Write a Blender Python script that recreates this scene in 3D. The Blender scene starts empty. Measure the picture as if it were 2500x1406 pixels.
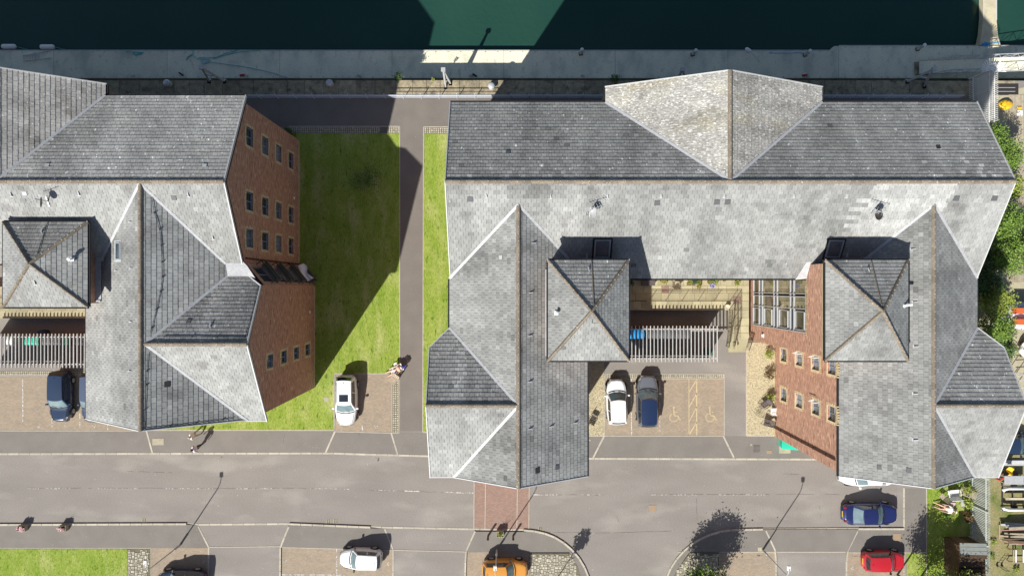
import bpy, math, random
import numpy as np
from mathutils import Vector, Matrix
R = math.radians
random.seed(7); rng = np.random.default_rng(7)
sc = bpy.context.scene
# ---------------- camera: a drone looking straight down from 57 m ----------------
CH, F = 57.0, 1667.0
cam = bpy.data.cameras.new('camera'); co = bpy.data.objects.new('camera', cam)
sc.collection.objects.link(co); sc.camera = co
co.location = (0, 0, CH); cam.sensor_width = 36; cam.lens = 24.0; cam.clip_end = 1000
# ---------------- light ----------------
SUN = Vector((-.412, -.624, .664)).normalized()
w = bpy.data.worlds.new("World"); sc.world = w; w.use_nodes = True
wn = w.node_tree.nodes; sk = wn.new('ShaderNodeTexSky'); sk.sky_type = 'NISHITA'; sk.sun_disc = False
sk.sun_elevation = math.asin(SUN.z); sk.sun_rotation = math.atan2(SUN.x, SUN.y) % (2*math.pi)
bg = [n for n in wn if n.type == 'BACKGROUND'][0]
w.node_tree.links.new(sk.outputs[0], bg.inputs[0]); bg.inputs[1].default_value = 0.067
sl = bpy.data.lights.new('sun', 'SUN'); sl.energy = 5.0; sl.angle = R(.55); sl.color = (1, .955, .88)
so = bpy.data.objects.new('sun', sl); sc.collection.objects.link(so)
so.rotation_euler = (-SUN).to_track_quat('-Z', 'Y').to_euler(); so.location = (-30, -45, 50)
sc.view_settings.view_transform = 'Standard'; sc.view_settings.look = 'None'
sc.view_settings.gamma = 1; sc.view_settings.exposure = 0.55
# ---------------- helpers ----------------
COL = sc.collection
def g(px, py, z=0.0):
    s = (CH-z)/F
    return ((px-1250)*s, (703-py)*s)
def gp(px, py, z=0.0):
    x, y = g(px, py, z); return (x, y, z)
def lerp(a, b, t): return a+(b-a)*t
class MB:
    def __init__(s): s.v = []; s.f = []; s.t = []
    def face(s, pts, tint=0.0):
        n = len(s.v); s.v += [tuple(p) for p in pts]; s.f.append(tuple(range(n, n+len(pts)))); s.t.append(tint)
    def box(s, c, d, rz=0.0, tint=0.0, taper=1.0):
        cx, cy, cz = c; hx, hy, hz = d[0]/2, d[1]/2, d[2]/2; ca, sa = math.cos(rz), math.sin(rz); n = len(s.v)
        for z in (-1, 1):
            k = taper if z > 0 else 1
            for (x, y) in ((-1, -1), (1, -1), (1, 1), (-1, 1)):
                a, b = x*hx*k, y*hy*k
                s.v.append((cx+a*ca-b*sa, cy+a*sa+b*ca, cz+z*hz))
        for q in ((3, 2, 1, 0), (4, 5, 6, 7), (0, 1, 5, 4), (1, 2, 6, 5), (2, 3, 7, 6), (3, 0, 4, 7)):
            s.f.append(tuple(n+i for i in q)); s.t.append(tint)
    def beam(s, p0, p1, wd, ht, tint=0.0, up=(0, 0, 1)):
        a, b = Vector(p0), Vector(p1); d = (b-a).normalized(); u = Vector(up)
        if abs(d.dot(u)) > .98: u = Vector((1, 0, 0))
        sd = d.cross(u).normalized(); u = sd.cross(d); n = len(s.v)
        for p in (a, b):
            for (i, j) in ((-1, -1), (1, -1), (1, 1), (-1, 1)):
                s.v.append(tuple(p+sd*i*wd/2+u*j*ht/2))
        for q in ((0, 1, 2, 3), (7, 6, 5, 4), (0, 4, 5, 1), (1, 5, 6, 2), (2, 6, 7, 3), (3, 7, 4, 0)):
            s.f.append(tuple(n+i for i in q)); s.t.append(tint)
    def tube(s, pts, r, seg=6, tint=0.0, r1=None):
        P = [Vector(p) for p in pts]; n0 = len(s.v); N = len(P); r1 = r if r1 is None else r1
        for i, p in enumerate(P):
            d = (P[min(i+1, N-1)]-P[max(i-1, 0)]).normalized(); u = Vector((0, 0, 1)) if abs(d.z) < .9 else Vector((1, 0, 0))
            a = d.cross(u).normalized(); b = a.cross(d); rr = lerp(r, r1, i/max(1, N-1))
            for k in range(seg):
                th = 2*math.pi*k/seg; s.v.append(tuple(p+a*math.cos(th)*rr+b*math.sin(th)*rr))
        for i in range(N-1):
            for k in range(seg):
                k2 = (k+1) % seg; s.f.append((n0+i*seg+k, n0+i*seg+k2, n0+(i+1)*seg+k2, n0+(i+1)*seg+k)); s.t.append(tint)
        s.f.append(tuple(n0+k for k in range(seg))[::-1]); s.t.append(tint)
        s.f.append(tuple(n0+(N-1)*seg+k for k in range(seg))); s.t.append(tint)
    def lathe(s, c, prof, seg=14, tint=0.0):
        n0 = len(s.v)
        for (r, z) in prof:
            for k in range(seg):
                th = 2*math.pi*k/seg; s.v.append((c[0]+r*math.cos(th), c[1]+r*math.sin(th), c[2]+z))
        for i in range(len(prof)-1):
            for k in range(seg):
                k2 = (k+1) % seg; s.f.append((n0+i*seg+k, n0+i*seg+k2, n0+(i+1)*seg+k2, n0+(i+1)*seg+k)); s.t.append(tint)
        s.f.append(tuple(n0+(len(prof)-1)*seg+k for k in range(seg))); s.t.append(tint)
        s.f.append(tuple(n0+k for k in range(seg))[::-1]); s.t.append(tint)
    def prism(s, poly, z0, z1, tint=0.0):
        n = len(poly); n0 = len(s.v)
        if area(poly) < 0: poly = poly[::-1]
        for z in (z0, z1):
            for p in poly: s.v.append((p[0], p[1], z))
        s.f.append(tuple(n0+i for i in range(n))[::-1]); s.t.append(tint)
        s.f.append(tuple(n0+n+i for i in range(n))); s.t.append(tint)
        for i in range(n):
            j = (i+1) % n; s.f.append((n0+i, n0+j, n0+n+j, n0+n+i)); s.t.append(tint)
    def patch(s, fn, nu, nv, tint=0.0):
        n0 = len(s.v)
        for j in range(nv+1):
            for i in range(nu+1): s.v.append(tuple(fn(i/nu, j/nv)))
        for j in range(nv):
            for i in range(nu):
                a = n0+j*(nu+1)+i; s.f.append((a, a+1, a+nu+2, a+nu+1)); s.t.append(tint)
    def mesh(s, name, m, smooth=False):
        me = bpy.data.meshes.new(name); me.from_pydata(s.v, [], s.f)
        if any(s.t):
            at = me.attributes.new('tint', 'FLOAT', 'FACE'); at.data.foreach_set('value', np.array(s.t, dtype=np.float32))
        if m: me.materials.append(m)
        if smooth: me.polygons.foreach_set('use_smooth', [True]*len(s.f))
        me.update(); return me
def area(P): return .5*sum(P[i][0]*P[(i+1) % len(P)][1]-P[(i+1) % len(P)][0]*P[i][1] for i in range(len(P)))
def link(name, me, parent=None, loc=None, rz=0.0, kind=None, label=None, cat=None, group=None, world=True, color=None):
    """link a mesh; world=True means the vertices are world coordinates (parent offset is taken off)"""
    o = bpy.data.objects.new(name, me); COL.objects.link(o)
    if parent is not None:
        o.parent = parent
        if world:
            p = parent
            off = Vector((0, 0, 0))
            while p is not None: off += Vector(p.location); p = p.parent
            o.location = -off
    if loc is not None: o.location = loc
    if rz: o.rotation_euler.z = rz
    if kind: o['kind'] = kind
    if label: o['label'] = label
    if cat: o['category'] = cat
    if group: o['group'] = group
    if color is not None: o.color = (color, color, color, 1)
    return o
def obj(name, mb, m, parent=None, smooth=False, **k): return link(name, mb.mesh(name, m, smooth), parent, **k)
def thing(name, label, cat, loc=(0, 0, 0), rz=0.0, group=None):
    o = bpy.data.objects.new(name, None); COL.objects.link(o); o.location = loc; o.rotation_euler.z = rz; o.empty_display_size = .3
    o['label'] = label; o['category'] = cat
    if group: o['group'] = group
    return o
def part(name, mb, m, parent, smooth=False, **k): return obj(name, mb, m, parent, smooth, world=False, **k)
def dup(o, parent=None, loc=None, rz=None, label=None):
    c = o.copy(); COL.objects.link(c)
    if parent is not None: c.parent = parent
    if loc is not None: c.location = loc
    if rz is not None: c.rotation_euler.z = rz
    if label: c['label'] = label
    for ch in o.children: dup(ch, c)
    return c
# ---------------- materials ----------------
def M(name, c1, c2=None, scale=3.0, rough=.85, spec=.3, metal=0.0, big=None, speck=None, grain=None, bump=None, coat=0.0, ior=None, brick=None, uv=False, stretch=None):
    m = bpy.data.materials.new(name); m.use_nodes = True; nt = m.node_tree; N = nt.nodes; L = nt.links
    b = [n for n in N if n.type == 'BSDF_PRINCIPLED'][0]
    b.inputs['Roughness'].default_value = rough; b.inputs['Specular IOR Level'].default_value = spec; b.inputs['Metallic'].default_value = metal
    if coat: b.inputs['Coat Weight'].default_value = coat; b.inputs['Coat Roughness'].default_value = .04
    if ior: b.inputs['IOR'].default_value = ior
    geo = N.new('ShaderNodeNewGeometry'); pos = geo.outputs['Position']
    if stretch:
        mp = N.new('ShaderNodeMapping'); mp.inputs['Scale'].default_value = stretch; L.new(pos, mp.inputs[0]); pos = mp.outputs[0]
    def noise(sc_, det=3.0, src=None):
        n = N.new('ShaderNodeTexNoise'); n.inputs['Scale'].default_value = sc_; n.inputs['Detail'].default_value = det; L.new(src or pos, n.inputs['Vector']); return n.outputs['Fac']
    def ramp(f, a, bb):
        r = N.new('ShaderNodeMapRange'); r.inputs[1].default_value = a; r.inputs[2].default_value = bb; L.new(f, r.inputs[0]); return r.outputs[0]
    def mix(f, a, bb, mode='MIX'):
        x = N.new('ShaderNodeMix'); x.data_type = 'RGBA'; x.blend_type = mode
        if isinstance(f, float): x.inputs[0].default_value = f
        else: L.new(f, x.inputs[0])
        for i, v in ((6, a), (7, bb)):
            if isinstance(v, tuple): x.inputs[i].default_value = (*v, 1)
            else: L.new(v, x.inputs[i])
        return x.outputs[2]
    if brick:
        uvn = N.new('ShaderNodeUVMap'); t = N.new('ShaderNodeTexBrick'); L.new(uvn.outputs[0], t.inputs['Vector'])
        t.inputs['Color1'].default_value = (*c1, 1); t.inputs['Color2'].default_value = (*c2, 1); t.inputs['Mortar'].default_value = (*brick[2], 1)
        t.inputs['Scale'].default_value = 1; t.inputs['Brick Width'].default_value = brick[0]; t.inputs['Row Height'].default_value = brick[1]
        t.inputs['Mortar Size'].default_value = brick[3]; t.inputs['Bias'].default_value = -.1; col = t.outputs[0]
        br = t.outputs['Fac']
        s2 = N.new('ShaderNodeMapping'); s2.inputs['Scale'].default_value = (1.6, 9, 1); L.new(uvn.outputs[0], s2.inputs[0])
        fl = noise(1.2, 3, s2.outputs[0]); col = mix(ramp(fl, .54, .66), col, brick[4]); fl2 = noise(.9, 4, s2.outputs[0]); col = mix(ramp(fl2, .56, .70), col, brick[5])
    elif c2: col = mix(ramp(noise(scale), .3, .7), c1, c2)
    else: col = mix(0.0, c1, c1)
    if big: col = mix(ramp(noise(big[1], 4), big[2], big[3]), col, big[0])
    if speck: col = mix(ramp(noise(speck[1], 2), speck[2], speck[3]), col, speck[0])
    if grain:
        gn = ramp(noise(grain[0], 2), .25, .75); r2 = N.new('ShaderNodeMapRange'); r2.inputs[3].default_value = 1-grain[1]; r2.inputs[4].default_value = 1+grain[1]; L.new(gn, r2.inputs[0])
        vm = N.new('ShaderNodeVectorMath'); vm.operation = 'SCALE'; L.new(col, vm.inputs[0]); L.new(r2.outputs[0], vm.inputs['Scale']); col = vm.outputs[0]
    at = N.new('ShaderNodeAttribute'); at.attribute_name = 'tint'; ad = N.new('ShaderNodeMath'); ad.operation = 'ADD'; ad.inputs[1].default_value = 1; L.new(at.outputs['Fac'], ad.inputs[0])
    vm = N.new('ShaderNodeVectorMath'); vm.operation = 'SCALE'; L.new(col, vm.inputs[0]); L.new(ad.outputs[0], vm.inputs['Scale'])
    oi = N.new('ShaderNodeObjectInfo'); v2 = N.new('ShaderNodeVectorMath'); v2.operation = 'MULTIPLY'; L.new(vm.outputs[0], v2.inputs[0]); L.new(oi.outputs['Color'], v2.inputs[1])
    L.new(v2.outputs[0], b.inputs['Base Color'])
    if bump:
        bn = N.new('ShaderNodeBump'); bn.inputs['Strength'].default_value = bump[1]; bn.inputs['Distance'].default_value = bump[2] if len(bump) > 2 else .02
        L.new(noise(bump[0], 3), bn.inputs['Height']); L.new(bn.outputs[0], b.inputs['Normal'])
    return m
m_road = M('asphalt_road', (.205, .19, .172), (.24, .222, .203), .5, .9, .2, big=((.31, .292, .262), .45, .54, .80), speck=((.5, .48, .44), 9, .74, .78), grain=(22, .18), stretch=(.42, 1, 1))
m_foot = M('asphalt_footway', (.172, .16, .144), (.197, .184, .166), .7, .9, .2, big=((.21, .195, .175), 1.3, .6, .8), speck=((.5, .48, .44), 8, .75, .78), grain=(20, .17))
m_path = M('asphalt_path', (.158, .142, .127), (.182, .164, .147), .7, .9, .2, big=((.175, .15, .135), 1.1, .62, .8), speck=((.45, .42, .38), 9, .75, .78), grain=(20, .15))
m_kerb = M('concrete_kerb', (.46, .425, .35), (.38, .35, .29), 2.5, .9, .2, grain=(15, .12))
m_conc = M('beige_concrete', (.42, .38, .26), (.33, .30, .22), 1.5, .9, .2, big=((.25, .24, .16), .8, .6, .8), grain=(14, .12))
m_pont = M('pontoon_concrete', (.72, .69, .52), (.60, .59, .47), .8, .9, .2, big=((.46, .48, .37), .8, .52, .75), speck=((.50, .50, .40), 2.5, .6, .75), grain=(12, .12), stretch=(1, .6, 1))
m_quay = M('weathered_coping', (.38, .33, .215), (.22, .19, .14), 2.2, .95, .15, big=((.10, .09, .07), 1.3, .55, .75), speck=((.6, .55, .42), 7, .7, .75), grain=(10, .25))
m_slab = M('sandstone_slab', (.42, .385, .245), (.345, .32, .215), 1.2, .9, .2, grain=(12, .1), big=((.30, .28, .17), 1.5, .6, .8))
m_sett = M('granite_sett', (.46, .43, .34), (.36, .34, .28), 4, .85, .3, grain=(14, .15))
m_settbed = M('sett_joint', (.13, .12, .085), (.17, .155, .10), 3, .95, .1, grain=(16, .2))
def paver(name, c1, c2, mort, bw, bh):
    m = M(name, c1, c2, 1.2, .9, .2, grain=(14, .1)); nt = m.node_tree; N = nt.nodes; L = nt.links
    b = [n for n in N if n.type == 'BSDF_PRINCIPLED'][0]; src = b.inputs['Base Color'].links[0].from_socket
    t = N.new('ShaderNodeTexBrick'); geo = N.new('ShaderNodeNewGeometry'); L.new(geo.outputs['Position'], t.inputs['Vector'])
    t.inputs['Color1'].default_value = (1.12, 1.1, 1.08, 1); t.inputs['Color2'].default_value = (.88, .9, .9, 1); t.inputs['Mortar'].default_value = (*mort, 1)
    t.inputs['Scale'].default_value = 1; t.inputs['Brick Width'].default_value = bw; t.inputs['Row Height'].default_value = bh; t.inputs['Mortar Size'].default_value = .012; t.inputs['Mortar Smooth'].default_value = .3
    v = N.new('ShaderNodeVectorMath'); v.operation = 'MULTIPLY'; L.new(src, v.inputs[0]); L.new(t.outputs[0], v.inputs[1]); L.new(v.outputs[0], b.inputs['Base Color']); return m
m_bay = paver('brick_paver_buff', (.335, .272, .205), (.285, .24, .185), (.72, .7, .7), .2, .1)
m_cross = paver('brick_paver_red', (.295, .195, .16), (.26, .185, .15), (.7, .7, .7), .2, .1)
m_lawn = M('lawn_turf', (.175, .258, .034), (.265, .322, .072), 1.1, .95, .1, big=((.35, .37, .14), .6, .52, .74), speck=((.095, .16, .02), 3.2, .6, .74), grain=(9, .25), stretch=(1.3, .45, 1))
m_blade = M('grass_blade', (.16, .25, .026), (.25, .312, .06), 1.1, .8, .15, big=((.34, .34, .12), .6, .54, .74))
m_rough = M('rough_ground', (.20, .19, .08), (.27, .235, .13), 1.2, .95, .1, big=((.10, .14, .035), .6, .5, .7), speck=((.42, .38, .28), 5, .68, .74), grain=(8, .3))
m_gravel = M('gravel_bed', (.36, .31, .20), (.48, .43, .29), 9, .95, .2, grain=(18, .35))
m_stone = M('pebble', (.55, .50, .35), (.40, .35, .24), 6, .9, .2)
m_white = M('white_road_paint', (.58, .57, .53), (.5, .48, .44), 3, .8, .3, speck=((.24, .22, .2), 7, .48, .55))
m_yell = M('yellow_road_paint', (.52, .43, .24), (.44, .36, .22), 3, .8, .3, speck=((.3, .24, .18), 7, .58, .66))
m_slate = M('grey_roof_slate', (.262, .268, .260), (.218, .224, .218), 1.4, .72, .35, big=((.165, .165, .16), .7, .55, .78), speck=((.5, .5, .48), 6, .74, .78), grain=(9, .14))
m_moss = M('lichened_roof_slate', (.33, .325, .30), (.25, .245, .23), .7, .85, .2, big=((.28, .26, .19), .4, .56, .75), speck=((.56, .555, .53), 7.5, .54, .70), grain=(9, .3), stretch=(.7, 1.6, 1))
m_worn = M('worn_roof_slate', (.33, .32, .30), (.25, .245, .235), 1.0, .85, .2, big=((.20, .185, .16), .5, .55, .75), speck=((.5, .49, .46), 8, .62, .72), grain=(10, .2))
m_north = M('weathered_roof_slate', (.295, .293, .278), (.24, .239, .228), 1.2, .85, .2, big=((.34, .335, .315), .5, .52, .76), speck=((.6, .6, .57), 5.5, .67, .72), grain=(11, .22), stretch=(1, .5, 1))
m_under = M('roof_underlay', (.05, .05, .05))
m_ridge = M('clay_ridge', (.22, .185, .14), (.17, .145, .115), 1.5, .9, .2, speck=((.5, .47, .38), 7, .68, .74), grain=(10, .2))
m_lead = M('pale_lead', (.43, .44, .45), (.36, .37, .39), 3, .55, .4, grain=(8, .12))
m_trim = M('white_verge', (.50, .51, .51), None, rough=.6)
m_gut = M('black_gutter', (.02, .02, .022), None, rough=.4)
m_brown = M('brown_pipe', (.09, .035, .028), None, rough=.4)
m_brick = M('red_brick', (.42, .205, .135), (.27, .138, .098), brick=(.225, .075, (.42, .32, .24), .010, (.64, .41, .29), (.17, .085, .065)), rough=.9, spec=.15, grain=(4, .12))
m_cream = M('cream_brick', (.58, .49, .31), (.5, .41, .25), 5, .85, .2, grain=(12, .12))
m_frame = M('grey_window_frame', (.27, .285, .31), None, rough=.45)
m_glz = M('pale_grey_mullion', (.40, .42, .44), None, rough=.45)
m_vel = M('roof_window_frame', (.26, .31, .33), None, rough=.4)
m_frame_b = M('blue_window_frame', (.22, .27, .36), None, rough=.45)
m_glass = M('window_glass', (.02, .028, .04), (.05, .06, .07), 1.2, .03, .9, ior=1.6)
m_reflect = M('curtain_glass', (.045, .05, .04), (.16, .15, .09), .9, .02, 1.0, ior=2.2)
m_metal = M('galvanised_steel', (.52, .53, .53), (.42, .43, .44), 4, .45, .5, metal=.25)
m_blue = M('blue_white_paint', (.50, .56, .66), None, rough=.35, spec=.5)
m_darkmetal = M('dark_metal', (.035, .032, .03), None, rough=.5)
m_iron = M('iron_rail', (.06, .045, .035), None, rough=.6)
m_timber = M('grey_timber_slat', (.50, .51, .51), (.42, .43, .43), 4, .8, .2)
m_wood = M('brown_timber', (.20, .13, .08), (.13, .09, .06), 4, .85, .2)
m_wood2 = M('weathered_plank', (.38, .33, .24), (.30, .26, .2), 3, .9, .2, grain=(10, .15))
m_bark = M('bark', (.12, .09, .06), (.07, .055, .04), 8, .95, .1)
m_leaf = M('leaf_green', (.11, .20, .026), (.175, .27, .045), 1.2, .55, .35)
m_leaf2 = M('leaf_yellow_green', (.20, .27, .035), (.28, .32, .06), 1.5, .55, .35)
m_leafd = M('leaf_dark', (.05, .10, .025), (.08, .14, .033), 1.2, .6, .3)
m_vent = M('dark_tile_vent', (.09, .095, .10), None, rough=.6)
m_black = M('black_plastic', (.02, .02, .022), None, rough=.5)
m_tyre = M('tyre_rubber', (.02, .02, .02), None, rough=.85)
m_white_p = M('white_plastic', (.72, .72, .70), None, rough=.4)
m_red = M('red_plastic', (.45, .03, .025), None, rough=.4)
m_yellow_p = M('yellow_plastic', (.75, .45, .02), None, rough=.4)
m_cyan = M('blue_bin_plastic', (.03, .28, .62), None, rough=.45)
m_green_p = M('green_bin_plastic', (.03, .46, .32), None, rough=.45)
m_rope = M('teal_rope', (.12, .42, .40), None, rough=.9)
m_skin = M('skin', (.62, .38, .27), None, rough=.55)
m_water = M('harbour_water', (.013, .049, .037), (.018, .057, .043), .15, .12, .5, ior=1.33, bump=(2.6, .5, .06))
m_soil = M('soil', (.09, .06, .04), (.13, .09, .06), 4, .95, .1)
# ================= SETTING =================
def sheet(name, pts, z, m, px=True, kind='structure', parent=None, zt=None):
    P = [g(*p) for p in pts] if px else list(pts)
    mb = MB()
    if zt is None:
        if area(P) < 0: P = P[::-1]
        mb.face([(x, y, z) for x, y in P])
    else: mb.prism(P, z, zt)
    return obj(name, mb, m, parent, kind=kind if parent is None else None)
def inside(p, P):
    c = False; n = len(P)
    for i in range(n):
        a, b = P[i], P[i-1]
        if (a[1] > p[1]) != (b[1] > p[1]) and p[0] < (b[0]-a[0])*(p[1]-a[1])/(b[1]-a[1])+a[0]: c = not c
    return c
QY = 17.28
# the land is one block that stops at the quay edge; water beyond it
mb = MB(); mb.box((-2, (-260+QY)/2, -2.5), (520, 260+QY, 5.0)); ground = obj('road', mb, m_road, kind='structure')
mb = MB(); mb.face([(-260, QY-1, -2.95), (260, QY-1, -2.95), (260, 300, -2.95), (-260, 300, -2.95)]); obj('water', mb, m_water, kind='structure')
# quay coping stones
cop = sheet('quay', [(-260, QY), (42, QY), (42, 15.75), (-260, 15.75)], .004, m_quay, px=False)
x = -46.0
for me_i in range(58):
    L_ = random.uniform(1.1, 1.75)
    if x > 41: break
    mb = MB(); mb.box((x+L_/2, (15.95+QY)/2+.02, .03), (L_-.03, QY-15.95, .06)); obj('coping_stone', mb, m_quay, cop, color=random.uniform(.72, 1.1)); x += L_
# paths
sheet('path', [(560, 236), (2420, 236), (2420, 309), (1034, 309), (1034, 1052), (977, 1052), (977, 309), (560, 309)], .006, m_path)
sheet('footway', [(-300, 1051), (357, 1051), (818, 1052), (1045, 1056), (1500, 1063), (2300, 1066), (2300, 1121), (1434, 1119), (1158, 1116), (1045, 1112), (800, 1105), (-300, 1107)], .004, m_foot)
# raised footways on the south side
def arc(cx, cy, rx, ry, a0, a1, n):
    return [(cx+rx*math.cos(R(lerp(a0, a1, i/n))), cy-ry*math.sin(R(lerp(a0, a1, i/n)))) for i in range(n+1)]
A1 = arc(1285, 1460, 160, 166, 90, 0, 14)
A2 = arc(1800, 1460, 182, 168, 180, 90, 14)
def ramp_(a, b, c, d):
    mb = MB(); A, B, C_, D_ = g(*a), g(*b), g(*c), g(*d); mb.face([(*A, .1), (*B, .012), (*C_, .012), (*D_, .1)][::-1]); mb.face([(*A, 0), (*B, 0), (*B, .012), (*A, .1)]); mb.face([(*D_, 0), (*C_, 0), (*C_, .012), (*D_, .1)][::-1]); obj('footway', mb, m_foot, kind='structure')
sheet('footway', [(-300, 1281), (455, 1279), (470, 1336), (-300, 1336)], 0, m_foot, zt=.1); ramp_((455, 1279), (483, 1281), (510, 1336), (470, 1336))
sheet('footway', [(707, 1281), (905, 1288), (925, 1340), (685, 1334)], 0, m_foot, zt=.1); ramp_((905, 1288), (937, 1289), (959, 1341), (925, 1340))
sheet('footway', [(1160, 1296), (1284, 1297)]+A1+[(1420, 1500), (1415, 1420), (1390, 1346), (1137, 1346)], 0, m_foot, zt=.1)
sheet('footway', [(1618, 1500)]+A2+[(1800, 1291), (2094, 1291), (2068, 1345), (1682, 1345), (1646, 1400), (1632, 1500)], 0, m_foot, zt=.1)
sheet('footway', [(2096, 1292), (2207, 1292), (2207, 1192), (2262, 1192), (2262, 1345), (2070, 1346)], .004, m_foot)
# parking bays and crossing in brick pavers
for P in ([(-60, 920), (357, 920), (357, 1050), (-60, 1050)], [(819, 914), (955, 914), (955, 1056), (819, 1052)], [(1477, 924), (1766, 924), (1766, 1063), (1477, 1063)],
          [(371, 1337), (508, 1337), (508, 1460), (371, 1460)], [(686, 1336), (958, 1343), (958, 1460), (686, 1460)], [(1137, 1348), (1292, 1348), (1292, 1460), (1137, 1460)],
          [(1757, 1347), (1893, 1348), (1893, 1460), (1757, 1460)], [(2068, 1348), (2212, 1348), (2212, 1460), (2068, 1460)]):
    sheet('parking_bay', P, .005, m_bay)
sheet('crossing', [(1158, 1116), (1292, 1117), (1290, 1292), (1157, 1291)], .006, m_cross)
sheet('yard', [(2380, 230), (2900, 230), (2900, 1600), (2380, 1600)], .006, m_rough)
sheet('yard_slab', [(2392, 230), (2560, 205), (2560, 1060), (2392, 1060)], .012, m_conc)
# turf
lawns = [[(700, 326), (975, 326), (975, 911), (816, 911), (816, 1049), (340, 1049), (340, 900), (700, 900)],
         [(1036, 327), (1120, 327), (1120, 1054), (1032, 1054)], [(-60, 1339), (311, 1339), (311, 1450), (-60, 1450)],
         [(2214, 1348), (2262, 1348), (2262, 1450), (2214, 1450)], [(2263, 1150), (2372, 1150), (2372, 1450), (2263, 1450)]]
for P in lawns: sheet('lawn', P, 0, m_lawn, zt=.022)
V = []; 
for P in lawns:
    W = [g(*p) for p in P]; xs = [p[0] for p in W]; ys = [p[1] for p in W]; A = (max(xs)-min(xs))*(max(ys)-min(ys))
    n = int(A*230); X = rng.uniform(min(xs), max(xs), n); Y = rng.uniform(min(ys), max(ys), n)
    V += [(a, b) for a, b in zip(X, Y) if inside((a, b), W) and b > -24.6]
V = np.array(V); n = len(V); an = rng.uniform(0, 6.283, n); hw = rng.uniform(.006, .014, n); hh = rng.uniform(.02, .06, n); ln = rng.uniform(0, .05, n); la = rng.uniform(0, 6.283, n)
co_ = np.zeros((n, 3, 3)); co_[:, 0, 0] = V[:, 0]-np.cos(an)*hw; co_[:, 0, 1] = V[:, 1]-np.sin(an)*hw; co_[:, 1, 0] = V[:, 0]+np.cos(an)*hw; co_[:, 1, 1] = V[:, 1]+np.sin(an)*hw
co_[:, 2, 0] = V[:, 0]+np.cos(la)*ln; co_[:, 2, 1] = V[:, 1]+np.sin(la)*ln; co_[:, :2, 2] = .02; co_[:, 2, 2] = .022+hh
def npmesh(name, co, k, m, tint=None):
    n = len(co); me = bpy.data.meshes.new(name); me.vertices.add(n*k); me.vertices.foreach_set('co', co.reshape(-1).astype(np.float32))
    me.loops.add(n*k); me.loops.foreach_set('vertex_index', np.arange(n*k, dtype=np.int32)); me.polygons.add(n)
    me.polygons.foreach_set('loop_start', np.arange(0, n*k, k, dtype=np.int32)); me.update(calc_edges=True)
    if tint is not None:
        at = me.attributes.new('tint', 'FLOAT', 'FACE'); at.data.foreach_set('value', tint.astype(np.float32))
    me.materials.append(m); me.validate(); return me
link('grass', npmesh('grass', co_, 3, m_blade, rng.uniform(-.3, .25, n)), kind='stuff', label='short mown grass covering the lawns between the brick blocks', cat='grass')
# kerbs: single stones laid along lines
kmesh = {}
def kerbs(pts, width=.155, zb=0.0, zt=.012, L_=.915, name='kerb', m=m_kerb):
    P = [Vector((*g(*p), 0)) for p in pts]
    bed = MB()
    for a, b in zip(P, P[1:]): bed.beam((a.x, a.y, zb+.004), (b.x, b.y, zb+.004), width*.7, .006)
    root = obj(name, bed, m_settbed, kind='structure')
    key = (width, round(zt-zb, 3), L_)
    seglen = [(b-a).length for a, b in zip(P, P[1:])]; tot = sum(seglen); n = max(1, round(tot/L_)); st = tot/n
    def at(s):
        for a, b, l in zip(P, P[1:], seglen):
            if s <= l+1e-6: return a+(b-a)*(s/l)
            s -= l
        return P[-1]
    for i in range(n):
        a, b = at(i*st), at((i+1)*st); c = (a+b)/2; ll = (b-a).length; k2 = key+(round(ll, 2),)
        if k2 not in kmesh:
            mm = MB(); mm.box((0, 0, 0), (max(.02, ll-.018), width, zt-zb), taper=.985); kmesh[k2] = mm.mesh('kerbstone', m)
        link('kerbstone', kmesh[k2], root, loc=(c.x, c.y, (zb+zt)/2+random.uniform(-.002, .002)), rz=math.atan2(b.y-a.y, b.x-a.x), color=random.uniform(.86, 1.08), world=False)
    return root
kerbs([(-60, 1108), (800, 1106), (1045, 1113), (1158, 1117)], zt=.02)
kerbs([(1292, 1118), (1434, 1119), (2300, 1122)], zt=.02)
kerbs([(-60, 1280), (456, 1278)], zt=.105); kerbs([(456, 1278), (485, 1280), (706, 1278)], zt=.02); kerbs([(706, 1278), (905, 1286)], zt=.105); kerbs([(905, 1286), (1158, 1291), (1278, 1293)], zt=.02); kerbs([(1278, 1293)]+A1[1:], zt=.105)
kerbs(A2+[(1862, 1291)], zt=.105); kerbs([(1862, 1291), (2095, 1290)], zt=.06); kerbs([(2095, 1290), (2207, 1290)], zt=.10)
for ln_ in ([(357, 1050), (372, 1105)], [(818, 1052), (795, 1104)], [(955, 1056), (971, 1110)], [(1475, 1064), (1448, 1117)], [(1766, 1064), (1792, 1117)],
            [(483, 1284), (510, 1336), (507, 1450)], [(706, 1284), (685, 1334), (684, 1450)], [(939, 1290), (960, 1342), (959, 1450)], [(1160, 1295), (1137, 1346), (1135, 1450)],
            [(1869, 1294), (1894, 1347), (1894, 1450)], [(2094, 1295), (2067, 1348), (2066, 1450)], [(2207, 1190), (2207, 1290)]):
    kerbs(ln_, width=.13, zt=.018 if ln_[0][1] < 1280 or ln_[0][0] > 2000 or ln_[0][0] in (483, 939) else .108)
def edging(pts, wd=.06, z=.02, m=m_kerb, name='path_edging'):
    mb = MB(); P = [g(*p) for p in pts]
    for a, b in zip(P, P[1:]): mb.beam((*a, z/2+.004), (*b, z/2+.004), wd, z)
    return obj(name, mb, m, kind='structure')
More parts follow.
